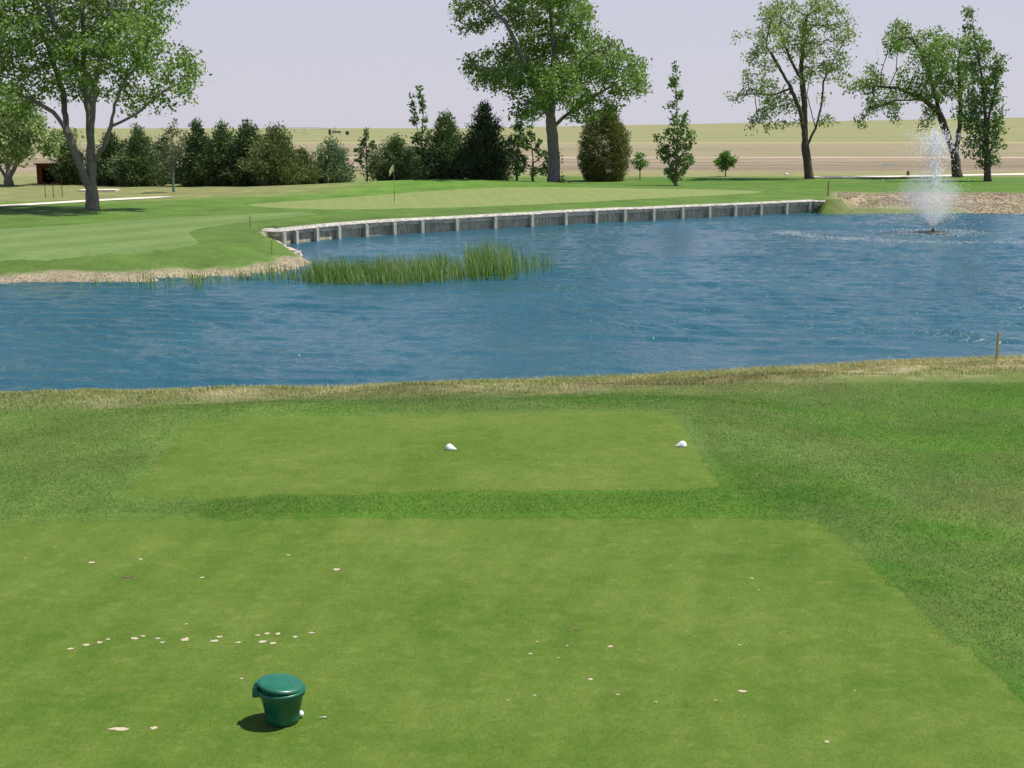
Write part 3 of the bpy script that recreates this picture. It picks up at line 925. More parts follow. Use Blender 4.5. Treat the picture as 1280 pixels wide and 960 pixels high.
tree('pine_sapling', 'thin open young pine right of the small cone shaped juniper', 103, (459, 229),
     [[(459, 231), (459, 205), (458, 180), (458, 163)], [(459, 200), (449, 192)], [(459, 205), (469, 198)], [(458, 185), (465, 178)], [(452, 230), (452, 210), (450, 198)]],
     [(458, 168, 4), (454, 178, 6), (464, 180, 6), (449, 188, 6), (467, 187, 5), (458, 194, 7), (448, 200, 5), (469, 200, 5), (455, 207, 5), (464, 209, 5)],
     .08, leaf_p, bark_dark, 200, 9, .22, .09, 65, step=.25, kill=.3)
sap = tree('sapling', 'thin grey leaved sapling with a green trunk guard in front of the dark junipers', 88, (217, 239),
     [[(217, 240), (217, 215), (216, 190), (214, 160)], [(217, 210), (208, 195), (203, 180)], [(217, 208), (226, 192), (229, 178)]],
     [(214, 165, 11), (212, 180, 12), (222, 188, 11), (207, 194, 9), (217, 203, 9), (226, 175, 8), (216, 152, 6)],
     .06, leaf_g, bark_pale, 300, 7, .16, .13, 66, step=.25, kill=.3, tip=.012)
mb = MB(); mb.lathe([(.085, 0), (.085, 1.05)], 12); mb.build('trunk_guard', simple_mat('green_guard', (.10, .22, .17), .6, .4), sap)
tree('sapling', 'slender pale green sapling just right of the round bush', 113, (800, 222),
     [[(800, 223), (800, 208), (800, 194)], [(800, 210), (795, 203)], [(800, 209), (806, 203)]],
     [(800, 196, 6), (796, 203, 6), (805, 205, 6), (800, 209, 6)], .05, leaf_d, bark_pale, 120, 9, .22, .12, 67, step=.22, kill=.28)
tree('sapling', 'small round bright green sapling between the ragged poplar and the vase shaped tree', 120, (907, 217),
     [[(907, 218), (907, 206), (907, 192)], [(907, 208), (900, 202)], [(907, 207), (914, 200)]],
     [(907, 196, 8), (900, 203, 7), (914, 202, 7), (907, 207, 8), (911, 192, 4)], .05, leaf_d, bark_pale, 160, 12, .24, .14, 68, step=.22, kill=.28)

# ---- junipers
def juniper(label, px, D, base_py, top_py, half_px, leafm, seed, n=7000, rounded=False, tuft=.26, lumps=.6, lean=0, group='junipers behind the green'):
    r = np.random.default_rng(seed)
    sc = D * math.cos(PITCH) / F
    b0 = pt(px, base_py, D); z0 = gz(b0.x, D)
    Ht = pt(px, top_py, D).z - z0; Rm = half_px * sc * (1.0 if rounded else 1.03 if seed in (12, 13) else 1.2); lumps = .3 if seed in (12, 13) else lumps; n = int(n * (1.35 if rounded else 2.2)); tuft = tuft * (1 if rounded else .8)
    root = thing('round_bush' if rounded else 'juniper_tree', label, 'bush' if rounded else 'tree', (b0.x, D, z0), None if rounded else group)
    mb = MB()
    zz = np.linspace(-.1, Ht * (.5 if rounded else .93), 9)
    ctr = np.stack([lean * (zz / Ht) ** 2 + .05 * np.sin(zz * 1.3 + seed), .05 * np.cos(zz + seed), zz], 1)
    mb.tube(ctr, np.linspace(.16, .02, 9), 7)
    mb.build('trunk', bark_dark, root, True)
    def prof(t):
        if rounded: return np.clip(1 - np.abs((t - .36) / .645) ** 2.0, 0, 1) ** .62 * np.where(t < .38, 1 - .08 * ((.38 - t) / .38), 1)
        return np.clip(np.minimum(1.0, (1 - t) * 1.32) ** .85 * (.72 + .28 * np.minimum(1, t / .22)), 0.02, 1)
    # boughs
    nb = int(n / 26)
    tb = (1 - np.sqrt(r.uniform(0, 1, nb))) * .96 + .01 if not rounded else r.uniform(0.01, .97, nb)
    ab = r.uniform(0, 2 * np.pi, nb)
    lump = 1 + lumps * (2 * vnoise(ab * 1.9 + seed * 3.1, tb * 7, seed) - 1) * (1.0 if not rounded else .1)
    L = prof(tb) * Rm * lump * (r.uniform(.86, 1.02, nb) if rounded else r.uniform(.72, 1.06, nb))
    rise = (.35 + .75 * tb) if not rounded else .10 + .12 * tb
    per = 26
    q = r.uniform(0, 1, (nb, per)) ** (.42 if rounded else .55)
    cx = np.cos(ab)[:, None] * L[:, None] * q; cy = np.sin(ab)[:, None] * L[:, None] * q
    tip_drop = (rise * L)[:, None]
    cz = (tb * Ht)[:, None] + tip_drop * (q - .75)
    cen = np.stack([cx, cy, cz], 2).reshape(-1, 3)
    cen += r.normal(0, .08 if rounded else .10 + .03 * Rm, cen.shape)
    cen[:, 2] = np.clip(cen[:, 2], .03, Ht * 1.02)
    cen[:, 0] += lean * (cen[:, 2] / Ht) ** 2
    outw = np.stack([np.repeat(np.cos(ab), per), np.repeat(np.sin(ab), per), np.repeat(rise * 1.3, per)], 1)
    u = unit(unit(outw) + r.normal(0, .42, outw.shape))
    w = unit(np.cross(u, r.normal(0, 1, u.shape)))
    s = tuft * r.uniform(.55, 1.3, (len(cen), 1))
    V, f = quads(cen, u * s * .5, w * s * .21)
    # leader spikes
    mesh_np('crown', V, f, leafm, root)
    return root

jun_dark = leaf_mat('dark_juniper', ((0.029, 0.055, 0.018), (0.063, 0.109, 0.038), (0.131, 0.179, 0.063)), .12, .7, 1.0)
jun_mid = leaf_mat('mid_juniper', ((0.057, 0.092, 0.033), (0.111, 0.170, 0.063), (0.214, 0.281, 0.115)), .15, .7, .8)
jun_olive = leaf_mat('olive_juniper', ((0.074, 0.109, 0.035), (0.145, 0.192, 0.066), (0.251, 0.295, 0.120)), .15, .7, .7)
jun_blue = leaf_mat('grey_juniper', ((0.098, 0.154, 0.079), (0.182, 0.253, 0.135), (0.323, 0.393, 0.224)), .15, .7, .8)
bush_m = leaf_mat('olive_bush', ((0.081, 0.089, 0.022), (0.153, 0.167, 0.042), (0.258, 0.276, 0.081)), .12, .7, .6)
JN = [('dark juniper seen between the left tree trunk and its right limb', 140, 101, 237, 160, 26, jun_dark, 1, 6000),
      ('dark juniper half hidden behind the trunk of the big left tree', 92, 102, 238, 172, 20, jun_dark, 2, 4500),
      ('greener topped juniper just left of the thin grey sapling', 176, 99, 236, 154, 28, jun_mid, 3, 7000),
      ('low dark juniper directly behind the thin grey sapling', 206, 103, 236, 168, 24, jun_dark, 4, 5000),
      ('pointed dark juniper just right of the thin grey sapling', 249, 98, 236, 149, 27, jun_dark, 5, 6500),
      ('juniper with a twisted top, second right of the grey sapling', 281, 99, 236, 147, 27, jun_mid, 6, 7000),
      ('juniper with a dark double top in the middle of the dense left row', 312, 98, 236, 145, 27, jun_dark, 7, 7000),
      ('broad olive juniper at the right end of the dense left row', 347, 96, 236, 151, 34, jun_olive, 8, 9000),
      ('short yellow olive juniper at the foot of the broad olive one', 380, 97, 235, 183, 17, jun_olive, 9, 3500),
      ('small grey green juniper standing alone left of the thin pine', 414, 99, 233, 171, 26, jun_blue, 10, 5500),
      ('bushy brownish juniper behind the flag', 496, 99, 232, 167, 33, jun_mid, 11, 7000),
      ('tall juniper beside the twin topped poplar', 557, 100, 232, 136, 33, jun_mid, 12, 8500),
      ('tallest very dark cone shaped juniper right of the flag', 606, 99, 232, 126, 37, jun_dark, 13, 11000),
      ('low juniper filling the gap between the twisted top and the dark double top', 298, 100, 236, 172, 22, jun_olive, 14, 5000),
      ('low olive juniper between the pointed one and the twisted top', 265, 100, 236, 170, 20, jun_mid, 15, 4500),
      ('low juniper in the gap right of the dark double top', 329, 100, 236, 166, 22, jun_mid, 16, 5000),
      ('low juniper filling the foot of the row behind the left tree', 160, 103, 237, 175, 24, jun_dark, 17, 5000),
      ('low brownish juniper joining the flag juniper and the tall one', 527, 101, 232, 186, 20, jun_olive, 18, 4000)]
for lab, px, D, bp, tp, hw, lm, sd_, n_ in JN:
    juniper(lab, px, D, bp, tp, hw, lm, sd_, n_)
juniper('dense rounded olive bush right of the tall centre tree', 755, 109, 226, 136, 35, bush_m, 20, 32000, True, .15)

# ------------------------------------------------------------------ reeds and bank grass
def blades(pos, h, w, lean, r, curve=.35):
    """bent grass blades: two quads + tip triangle each"""
    n = len(pos)
    a = r.uniform(0, 2 * np.pi, n)
    side = np.stack([np.cos(a), np.sin(a), np.zeros(n)], 1) * (w / 2)[:, None]
    la = r.uniform(0, 2 * np.pi, n)
    ld = np.stack([np.cos(la), np.sin(la), np.zeros(n)], 1) * (lean * h)[:, None] + np.array((-.10, .02, 0)) * h[:, None]
    up = np.array((0, 0, 1.0)) * h[:, None]
    m = pos + up * .55 + ld * curve
    tp = pos + up * (1 - .25 * lean[:, None]) + ld
    V = np.stack([pos - side, pos + side, m + side * .8, m - side * .8, tp], 1).reshape(-1, 3)
    i0 = np.arange(n)[:, None] * 5
    return V, [i0 + np.array([[0, 1, 2, 3]]), i0 + np.array([[3, 2, 4]])]

reed_m = leaf_mat('reed_blade', ((0.090, 0.175, 0.036), (0.185, 0.320, 0.075), (0.44, 0.43, 0.23)), .3, .6, 1.2)
reed_dry = leaf_mat('dry_reed', ((.16, .14, .06), (.22, .20, .09), (.30, .27, .14)), .3, .7, 1.2)
def reeds(name, label, spots, mat, seed, cat='reeds'):
    """spots: (px, py, spread px, spread py, count, height)"""
    r = np.random.default_rng(seed)
    PP = []; HH_ = []
    for px, py, sx, sy, n, h in spots:
        for k in range(n):
            a, b_ = px + r.normal(0, sx), py + np.clip(r.normal(0, sy), -2 * sy, 2 * sy)
            q = flat(a, b_, ZW)
            PP.append((q.x, q.y, ZW - .06)); HH_.append(h * r.uniform(.55, 1.12))
    PP = np.array(PP); HH_ = np.array(HH_)
    V, f = blades(PP, HH_, r.uniform(.014, .030, len(PP)), np.abs(r.normal(0, .24, len(PP))), r)
    o = mesh_np(name, V, f, mat)
    return tag(o, label, cat, None, 'stuff')
reeds('reeds', 'dense bed of green reeds standing in the pond beside the timber wall',
      [(405, 350, 9, 3, 330, .85), (428, 351, 9, 3, 330, .9), (452, 350, 10, 3.5, 330, .8), (478, 350, 9, 3, 320, .95), (502, 349, 9, 4, 330, .85), (528, 348, 9, 4, 330, .9), (552, 346, 8, 4, 260, .95), (574, 346, 8, 3, 150, .8),
       (596, 344, 6, 4, 260, 1.2), (612, 342, 6, 4, 260, 1.3), (632, 343, 6, 4, 280, 1.2), (655, 340, 7, 4, 70, .95), (676, 338, 7, 4, 45, .8), (388, 350, 8, 3, 110, .7), (370, 350, 9, 2, 50, .55)], reed_m, 5)
reeds('reeds', 'thin scattered reeds along the gravel shore at the left',
      [(247, 358, 4, 2, 45, .6), (240, 352, 14, 2, 50, .5), (185, 360, 6, 3, 22, .7), (213, 358, 5, 2, 16, .55), (270, 352, 18, 2, 60, .55), (320, 350, 16, 2, 80, .6), (350, 350, 12, 2, 90, .7), (120, 358, 10, 2, 14, .5), (150, 356, 20, 2, 20, .4)], reed_m, 6)
reeds('reeds', 'green weeds on the far bank at the right end of the timber wall',
      [(1010, 263, 10, 1.5, 220, .45), (1040, 264, 18, 1.5, 260, .35), (1080, 264, 14, 1.3, 160, .4), (1091, 262, 4, 1.3, 120, .75), (1012, 257, 6, 1.5, 90, .5)], reed_m, 8)

# tufts on the near bank
bank_m = blade_mat('bank_grass')
r = np.random.default_rng(15)
gx = r.uniform(-16, 16, 900000); gy = r.uniform(13, 33, 900000)
dn = pdist(np.array(nearpts), gx, gy, closed=False)
keep = (~inside(POND, gx, gy)) & (dn < 6.5) & (abs(gx) < gy * .42 + .5) & (dn > .15)
cl = fbm(gx * 1.2, gy * 1.2, 61, 3)
keep &= r.uniform(0, 1, len(gx)) < (.30 + .9 * sst(.42, .62, cl)) * (1 - sst(4.0, 6.5, dn))
keep &= ~(inside(FRONT_TEE, gx, gy) | (pdist(FRONT_TEE, gx, gy) < .3))
gx, gy, dnk = gx[keep], gy[keep], dn[keep]
k = (land_colour(gx, gy)[:, 0] < .30) | (r.uniform(0, 1, len(gx)) < .2)
gx, gy, dnk = gx[k], gy[k], dnk[k]
hh = r.uniform(.03, .09, len(gx)) * (1 + .4 * (dnk < 1.0))
V, f = blades(np.column_stack([gx, gy, H(gx, gy) - .005]), hh, r.uniform(.006, .014, len(gx)), np.abs(r.normal(.6, .4, len(gx))), r)
bank = mesh_np('bank_grass', V, f, bank_m)
add_col(bank, 'tint', np.repeat(land_colour(gx, gy) * 1.4, 5, axis=0))
tag(bank, 'dry straggly grass covering the near pond bank beyond the tee', 'grass', None, 'stuff')

# loose stones of the gravel banks
def stones(name, label, x0, x1, y0, y1, n, s0, s1, seed):
    r = np.random.default_rng(seed)
    gx = r.uniform(x0, x1, n); gy = r.uniform(y0, y1, n)
    c = land_colour(gx, gy)
    k = (c[:, 0] > .24) & (c[:, 2] > .13) & ~inside(POND, gx, gy)
    gx, gy, c = gx[k], gy[k], c[k]
    n = len(gx)
    s_ = s0 + (s1 - s0) * r.uniform(0, 1, n) ** 3
    cen = np.column_stack([gx, gy, H(gx, gy) + s_ * .15])
    V = cen[:, None, :] + OCT[None] * (s_[:, None, None] * r.uniform(.5, 1.2, (n, 6, 1))) * np.array((1, 1, .6)) + r.normal(0, .15, (n, 6, 3)) * s_[:, None, None]
    f = (np.arange(n)[:, None, None] * 6 + OCF[None]).reshape(-1, 3)
    o = mesh_np(name, V.reshape(-1, 3), f, stone_v)
    add_col(o, 'tint', np.repeat(c * r.uniform(.8, 1.15, (n, 1)), 6, axis=0))
    return tag(o, label, 'gravel', None, 'stuff')
OCT = np.array([(1, 0, 0), (-1, 0, 0), (0, 1, 0), (0, -1, 0), (0, 0, 1), (0, 0, -1)], float)
OCF = np.array([(0, 2, 4), (2, 1, 4), (1, 3, 4), (3, 0, 4), (2, 0, 5), (1, 2, 5), (3, 1, 5), (0, 3, 5)])
stone_v, t, b = new_mat('bank_stone', .9, .2)
a_ = N(t, 'ShaderNodeAttribute', attribute_name='tint'); t.links.new(a_.outputs['Color'], b.inputs['Base Color'])
stones('gravel', 'pale gravel strip along the water at the left below the fairway', -22, -5, 42, 50, 60000, .010, .036, 31)
stones('gravel', 'brownish stony bank behind the fountain at the far right shore', 18, 44, 76, 94, 60000, .015, .075, 32)

# short blades of the mown turf in the foreground
def mow(x, y):
    a = fbm(x * .9 + y * .1, y * .9, 81, 4)[:, None]; b_ = fbm(x * .45, y * 1.3, 85, 4)[:, None]
    m = 1 + (np.array((.8, .38, 1.0)) * (2 * a - 1)) + np.array((.6, .5, 1.2)) * (2 * b_ - 1)
    return np.clip(m, .5, 1.9)
def turf_blades(name, parent, poly, y0, y1, dens, h0, h1, wd, mat, seed, invert=None, clump=None):
    r = np.random.default_rng(seed)
    n = int(dens * (y1 - y0) * (y1 * .86 + 1))
    gx = r.uniform(-1, 1, n) * (y1 * .43 + .5); gy = r.uniform(y0, y1, n)
    k = abs(gx) < gy * .40 + .4
    if poly is not None: k &= inside(poly, gx, gy)
    if invert is not None:
        for q in invert: k &= ~inside(q, gx, gy)
        dq = np.minimum.reduce([pdist(q, gx, gy) for q in invert])
        k &= r.uniform(0, 1, n) < .15 + .85 * sst(.0, .14, dq)
        k &= ~inside(POND, gx, gy) & (pdist(np.array(nearpts), gx, gy, closed=False) > 2.5)
    gx, gy = gx[k], gy[k]
    if clump: 
        k = r.uniform(0, 1, len(gx)) < sst(.3, .6, fbm(gx * clump, gy * clump, seed, 3)); gx, gy = gx[k], gy[k]
    n = len(gx)
    p = np.column_stack([gx, gy, H(gx, gy) + .003])
    a = r.uniform(0, 2 * np.pi, n); sd_ = np.column_stack([np.cos(a), np.sin(a), np.zeros(n)]) * wd * .5 * r.uniform(.7, 1.4, (n, 1))
    tip = r.normal(0, .6, (n, 3)) * np.array((1, 1, 0)) + np.array((-.1, 0, 1)); tip = tip * r.uniform(h0, h1, (n, 1))
    V = np.stack([p - sd_, p + sd_, p + tip], 1).reshape(-1, 3)
    o = mesh_np(name, V, np.arange(3 * n).reshape(n, 3), blade_t, parent, kind='stuff')
    add_col(o, 'tint', np.repeat(land_colour(gx, gy) if mat is None else np.array(mat)[None] * mow(gx, gy), 3, axis=0))
    return o
blade_t = blade_mat('turf_blade')
turf_blades('turf_blades', back_tee, BACK_TEE, 7, 13.2, 3000, .005, .012, .0042, (.098, .155, .022), 3)
turf_blades('turf_blades', front_tee, FRONT_TEE, 13, 18, 1800, .006, .014, .005, (.102, .159, .023), 4)
turf_blades('turf_blades', ground, None, 8, 21, 2000, .009, .022, .006, None, 5, [BACK_TEE, FRONT_TEE])

# ------------------------------------------------------------------ fountain
fp = flat(1166, 291, ZW)
fount = thing('fountain', 'floating pond fountain throwing a tall white spray', 'fountain', (fp.x, fp.y, ZW))
dark_m = simple_mat('dark_float', (.035, .04, .035), .5, .5, .2)
mb = MB(); mb.lathe([(.35, -.1), (.78, -.08), (.84, .0), (.80, .05), (.6, .08), (.35, .08)], 28); mb.build('float', dark_m, fount, True)
mb = MB(); mb.lathe([(.10, .07), (.10, .11), (.055, .13), (.05, .17), (.065, .18)], 14); mb.build('nozzle', dark_m, fount, True)
drop_m, t, b = new_mat('water_drop', .25, .5)
b.inputs['Base Color'].default_value = (.97, .97, .96, 1)
tr = N(t, 'ShaderNodeBsdfTranslucent'); tr.inputs[0].default_value = (.97, .97, .96, 1)
mx = N(t, 'ShaderNodeMixShader'); mx.inputs[0].default_value = .65
t.links.new(b.outputs[0], mx.inputs[1]); t.links.new(tr.outputs[0], mx.inputs[2])
tp = N(t, 'ShaderNodeBsdfTransparent'); mx2 = N(t, 'ShaderNodeMixShader'); mx2.inputs[0].default_value = .12
t.links.new(mx.outputs[0], mx2.inputs[1]); t.links.new(tp.outputs[0], mx2.inputs[2])
t.links.new(mx2.outputs[0], t.nodes['Material Output'].inputs['Surface'])
OCT = np.array([(1, 0, 0), (-1, 0, 0), (0, 1, 0), (0, -1, 0), (0, 0, 1), (0, 0, -1)], float)
OCF = np.array([(0, 2, 4), (2, 1, 4), (1, 3, 4), (3, 0, 4), (2, 0, 5), (1, 2, 5), (3, 1, 5), (0, 3, 5)])
def drops(cen, rad, stretch=1.0):
    n = len(cen)
    V = cen[:, None, :] + OCT[None] * rad[:, None, None] * np.array((1, 1, stretch))
    f = (np.arange(n)[:, None, None] * 6 + OCF[None]).reshape(-1, 3)
    return V.reshape(-1, 3), f
r = np.random.default_rng(9)
g = 9.81
def ballistic(n, vz, spread, tmin, tmax, z0=.18, wind=-.25):
    v = np.abs(r.normal(vz, vz * .035, n)); a = r.uniform(0, 2 * np.pi, n); k = np.abs(r.normal(0, spread, n))
    tt = r.uniform(tmin, tmax, n) * (2 * v / g)
    x = np.cos(a) * k * tt + wind * tt * tt * .5; y = np.sin(a) * k * tt; z = z0 + v * tt - .5 * g * tt * tt
    return np.column_stack([x, y, np.maximum(z, .02)])
c1 = ballistic(2000, 9.15, .72, .13, .66)                   # tall column up and turning over
c2 = ballistic(1500, 9.0, .85, .45, .98)                  # falling veil
V, f = drops(np.concatenate([c1, c2]), np.concatenate([r.uniform(.008, .028, 2000), r.uniform(.005, .02, 1500)]), 1.7)
mesh_np('jet', V, f, drop_m, fount, kind='stuff')
n3 = 9000
a = r.uniform(0, 2 * np.pi, n3); el = np.clip(r.normal(.43, .15, n3), 0, .66); sp = r.uniform(4.0, 6.6, n3)
tt = r.uniform(0, .75, n3) ** 1.1
c3 = np.column_stack([np.cos(a) * np.sin(el) * sp * tt * 1.1 - .5 * tt * tt, np.sin(a) * np.sin(el) * sp * tt * 1.1, .18 + np.cos(el) * sp * tt - .5 * g * tt * tt])
c3 = c3[c3[:, 2] > .02]
V, f = drops(c3, r.uniform(.004, .013, len(c3)), 1.3)
mesh_np('spray_cone', V, f, drop_m, fount, kind='stuff')
# ring of splashes where the fine spray lands
a = r.uniform(np.pi * .97, 2.03 * np.pi, 3800); a = np.where(np.arange(3800) < 2700, a, r.uniform(0, 2 * np.pi, 3800)); q = np.where(np.arange(3800) < 2700, r.normal(6.0, .42, 3800) * (r.uniform(0, 1, 3800) < .75), np.abs(r.normal(1.6, .6, 3800)))
c4 = np.column_stack([np.cos(a) * q * 1.15, np.sin(a) * q, np.abs(r.normal(0, .018, 3800)) + .03])
V, f = drops(c4, r.uniform(.007, .024, 3800), .5)
mesh_np('splash_ring', V, f, drop_m, fount, kind='stuff')
# mist drifting round the lower jet
mm = bpy.data.materials.new('mist'); mm.use_nodes = True
t = mm.node_tree; t.nodes.remove(t.nodes['Principled BSDF'])
pv = N(t, 'ShaderNodeVolumePrincipled'); pv.inputs['Color'].default_value = (1, 1, 1, 1); pv.inputs['Anisotropy'].default_value = .2
v = objcoord(t)
nn = ramp(t, noise(t, 1.2, 4, .65, v), [(.36, gray(.12)), (.66, gray(1.0))])
# density falls off from a point near the top of the cone
mp = N(t, 'ShaderNodeMapping'); mp.inputs['Location'].default_value = (.25 / 1.9, 0, -1.55 / 1.75); mp.inputs['Scale'].default_value = (1 / 1.9, 1 / 1.9, 1 / 1.75)
t.links.new(v, mp.inputs[0])
gt = N(t, 'ShaderNodeTexGradient', gradient_type='SPHERICAL'); t.links.new(mp.outputs[0], gt.inputs[0])
m1 = N(t, 'ShaderNodeMath', operation='MULTIPLY'); t.links.new(gt.outputs['Fac'], m1.inputs[0]); t.links.new(nn, m1.inputs[1])
m2 = N(t, 'ShaderNodeMath', operation='MULTIPLY'); t.links.new(m1.outputs[0], m2.inputs[0]); m2.inputs[1].default_value = .75
t.links.new(m2.outputs[0], pv.inputs['Density'])
t.links.new(pv.outputs[0], t.nodes['Material Output'].inputs['Volume'])
mb = MB()
prof = [(.06, .2), (.35, .6), (.8, 1.1), (1.35, 1.55), (1.6, 2.0), (1.25, 2.5), (.7, 3.0), (.2, 3.3)]
mb.lathe(prof, 20, fn=lambda x, y, z: (x - .25 * min(1, max(0, z - .3)), y, z))
mb.build('mist', mm, fount, True, 'stuff')

# ------------------------------------------------------------------ flagstick
fpos = ground_at(493, 253)
fl = thing('flagstick', 'golf flagstick with a pale yellow flag on the putting green', 'flagstick', tuple(fpos))
flag_top = 2.13
black_m = simple_mat('black_pole', (.05, .05, .045), .5, .4)
pole_m = simple_mat('grey_pole', (.30, .28, .24), .5, .4)
mb = MB(); mb.tube([(0, 0, -.05), (0, 0, .66)], .016, 8); mb.build('lower_pole', black_m, fl)
mb = MB(); mb.tube([(0, 0, .66), (0, 0, flag_top)], .011, 8); mb.build('pole', pole_m, fl)
fm = simple_mat('yellow_flag', (.86, .83, .52), .8, .2, .06)
t = fm.node_tree; tr = N(t, 'ShaderNodeBsdfTranslucent'); tr.inputs[0].default_value = (.85, .83, .50, 1); mx = N(t, 'ShaderNodeMixShader'); mx.inputs[0].default_value = .5
t.links.new(t.nodes['Principled BSDF'].outputs[0], mx.inputs[1]); t.links.new(tr.outputs[0], mx.inputs[2]); t.links.new(mx.outputs[0], t.nodes['Material Output'].inputs['Surface'])
nu, nv = 9, 6; Vf = []; Ff = []
for i in range(nu):
    for j in range(nv):
        u_, v_ = i / (nu - 1), j / (nv - 1)
        Vf.append((-.015 - .25 * u_, .06 * math.sin(u_ * 7 + v_ * 2) * u_, flag_top - .02 - .34 * v_ - .34 * u_ ** 1.3))
for i in range(nu - 1):
    for j in range(nv - 1): Ff.append((i * nv + j, i * nv + j + 1, (i + 1) * nv + j + 1, (i + 1) * nv + j))
mb = MB(); mb.add(Vf, Ff); fo = mb.build('flag', fm, fl, True)
sm = fo.modifiers.new('solid', 'SOLIDIFY'); sm.thickness = .006

# ------------------------------------------------------------------ green bin on the tee
bp = flat(353.5, 900.5, .012)
bin_ = thing('divot_bin', 'small dark green lidded plastic bin on the near tee', 'bin', tuple(bp))
plastic_m, t, b = new_mat('green_plastic', .34, .5)
v = objcoord(t)
t.links.new(ramp(t, noise(t, 14, 4, .6, v), [(.3, (.005, .095, .052)), (.7, (.009, .135, .075))]), b.inputs['Base Color'])
src_ = b.inputs['Base Color'].links[0].from_socket
dust = ramp(t, noise(t, 9, 6, .75, v), [(.5, gray(0)), (.75, gray(.22))])
t.links.new(mixc(t, src_, (.20, .21, .17), dust), b.inputs['Base Color'])
rr_ = ramp(t, noise(t, 30, 3, .6, v), [(.3, gray(.30)), (.7, gray(.42))])
t.links.new(rr_, b.inputs['Roughness'])
mb = MB(); mb.lathe([(.098, .0), (.106, .004), (.110, .03), (.121, .11), (.124, .112), (.138, .18), (.141, .185), (.143, .202)], 48); mb.build('body', plastic_m, bin_, True)
mb = MB(); mb.lathe([(.139, .188), (.149, .189), (.1515, .192), (.1515, .204), (.1545, .207), (.1555, .216), (.153, .224), (.146, .227), (.139, .226)], 48, cap=False)
mb.build('rim', plastic_m, bin_, True)
def tilt(x, y, z):
    k = min(1, max(0, (z - .226) / .024))
    return (x - .004 * k, y, z + k * (-.145 * x - .010))
mb = MB(); mb.lathe([(.140, .212), (.139, .252), (.141, .2535), (.1485, .255), (.150, .259), (.148, .266), (.140, .274), (.126, .278), (.10, .281), (.06, .282), (.02, .2825)], 48, fn=tilt)
mb.build('lid', plastic_m, bin_, True)
mb = MB()
mb.box((-.164, -.01, .212), (.044, .08, .07), 0, .82)
mb.box((-.154, -.01, .258), (.036, .064, .034), 0, .8)
hb = mb.build('hinge', plastic_m, bin_)
bv = hb.modifiers.new('bevel', 'BEVEL'); bv.width = .006; bv.segments = 2

white_m = simple_mat('white_paint', (.80, .80, .77), .45, .4, .05)
# golf ball and broken tee peg near the bin
gp = flat(376, 896, .012)
mb = MB(); mb.lathe([(.0213 * math.sin(q), .0213 - .0213 * math.cos(q)) for q in np.linspace(.05, math.pi - .05, 14)], 20, (gp.x, gp.y, .012))
tag(mb.build('golf_ball', white_m, None, True), 'white golf ball half hidden by the foot of the green bin', 'golf ball')
gp = flat(403, 897.5, .012)
mb = MB(); mb.tube([(gp.x - .022, gp.y, .017), (gp.x + .014, gp.y + .003, .017), (gp.x + .02, gp.y + .004, .017), (gp.x + .023, gp.y + .004, .017)], [.003, .0035, .006, .0065], 10)
tag(mb.build('tee_peg', white_m, None, True), 'white tee peg lying on the grass right of the green bin', 'tee peg')

# tee markers: a domed cap with a short tapering tail
def marker(px, py, side, label):
    q = ground_at(px, py)
    V = []; Fm = []
    n = 28; prof = [(1.0, 0), (1.0, .10), (.95, .30), (.82, .56), (.6, .8), (.33, .95), (.08, 1.0)]
    for rr2, zz in prof:
        for k in range(n):
            a = 2 * math.pi * k / n
            x, y = math.cos(a) * rr2, math.sin(a) * rr2
            tail = max(0, x * side)
            if tail > .0:
                x = x + side * .75 * tail ** 3 * (1 - zz * .55); y *= (1 - .45 * tail ** 2)
                z = zz * (1 - .35 * tail ** 2)
            else: z = zz
            V.append((x * .052, y * .05, z * .062))
    for i in range(len(prof) - 1):
        for k in range(n): Fm.append((i * n + k, i * n + (k + 1) % n, (i + 1) * n + (k + 1) % n, (i + 1) * n + k))
    Fm.append(tuple(range(n))[::-1]); Fm.append(tuple((len(prof) - 1) * n + k for k in range(n)))
    mb = MB(); mb.add(V, Fm)
    o = mb.build('tee_marker', white_m, None, True)
    o.location = (q.x, q.y, q.z + .012)
    o.rotation_euler = (0, 0, R(-18) if side > 0 else R(8))
    return tag(o, label, 'tee marker', 'white tee markers on the front tee')
marker(562, 563, 1, 'white domed tee marker in the middle of the front tee')
marker(853, 559, -1, 'white domed tee marker at the right edge of the front tee')

# ------------------------------------------------------------------ sandy divots (worn marks of the tee itself)
sand_m = simple_mat('divot_sand', (.46, .385, .275), .95, .1, .18, 40, .4)
soil_m = simple_mat('divot_soil', (.13, .095, .055), .95, .1, .3, 40, .4)
DIV = [(68, 683, 5), (32, 697, 4), (115, 702, 9), (176, 698, 6), (253, 721, 8), (360, 693, 6), (421, 711, 12), (88, 810, 9), (107, 805, 10), (124, 802, 10), (135, 798, 6), (168, 797, 11), (179, 794, 6),
       (197, 797, 9), (203, 802, 7), (232, 798, 13), (268, 800, 14), (275, 795, 9), (298, 802, 8), (322, 793, 9), (334, 791, 9), (347, 791, 9), (328, 801, 13), (341, 803, 9), (369, 795, 7), (389, 790, 9),
       (149, 910, 36), (192, 909, 10), (233, 779, 5), (302, 847, 5), (940, 722, 7), (948, 736, 4), (663, 816, 7), (672, 801, 5), (709, 806, 4), (698, 821, 5), (763, 807, 8), (925, 805, 6), (738, 848, 8),
       (772, 867, 6), (668, 868, 5), (635, 874, 5), (820, 876, 6), (894, 874, 5), (928, 863, 13), (1033, 926, 7), (1068, 862, 4)]
DARK = [(161, 720, 16), (720, 786, 10), (813, 765, 4), (830, 778, 4)]
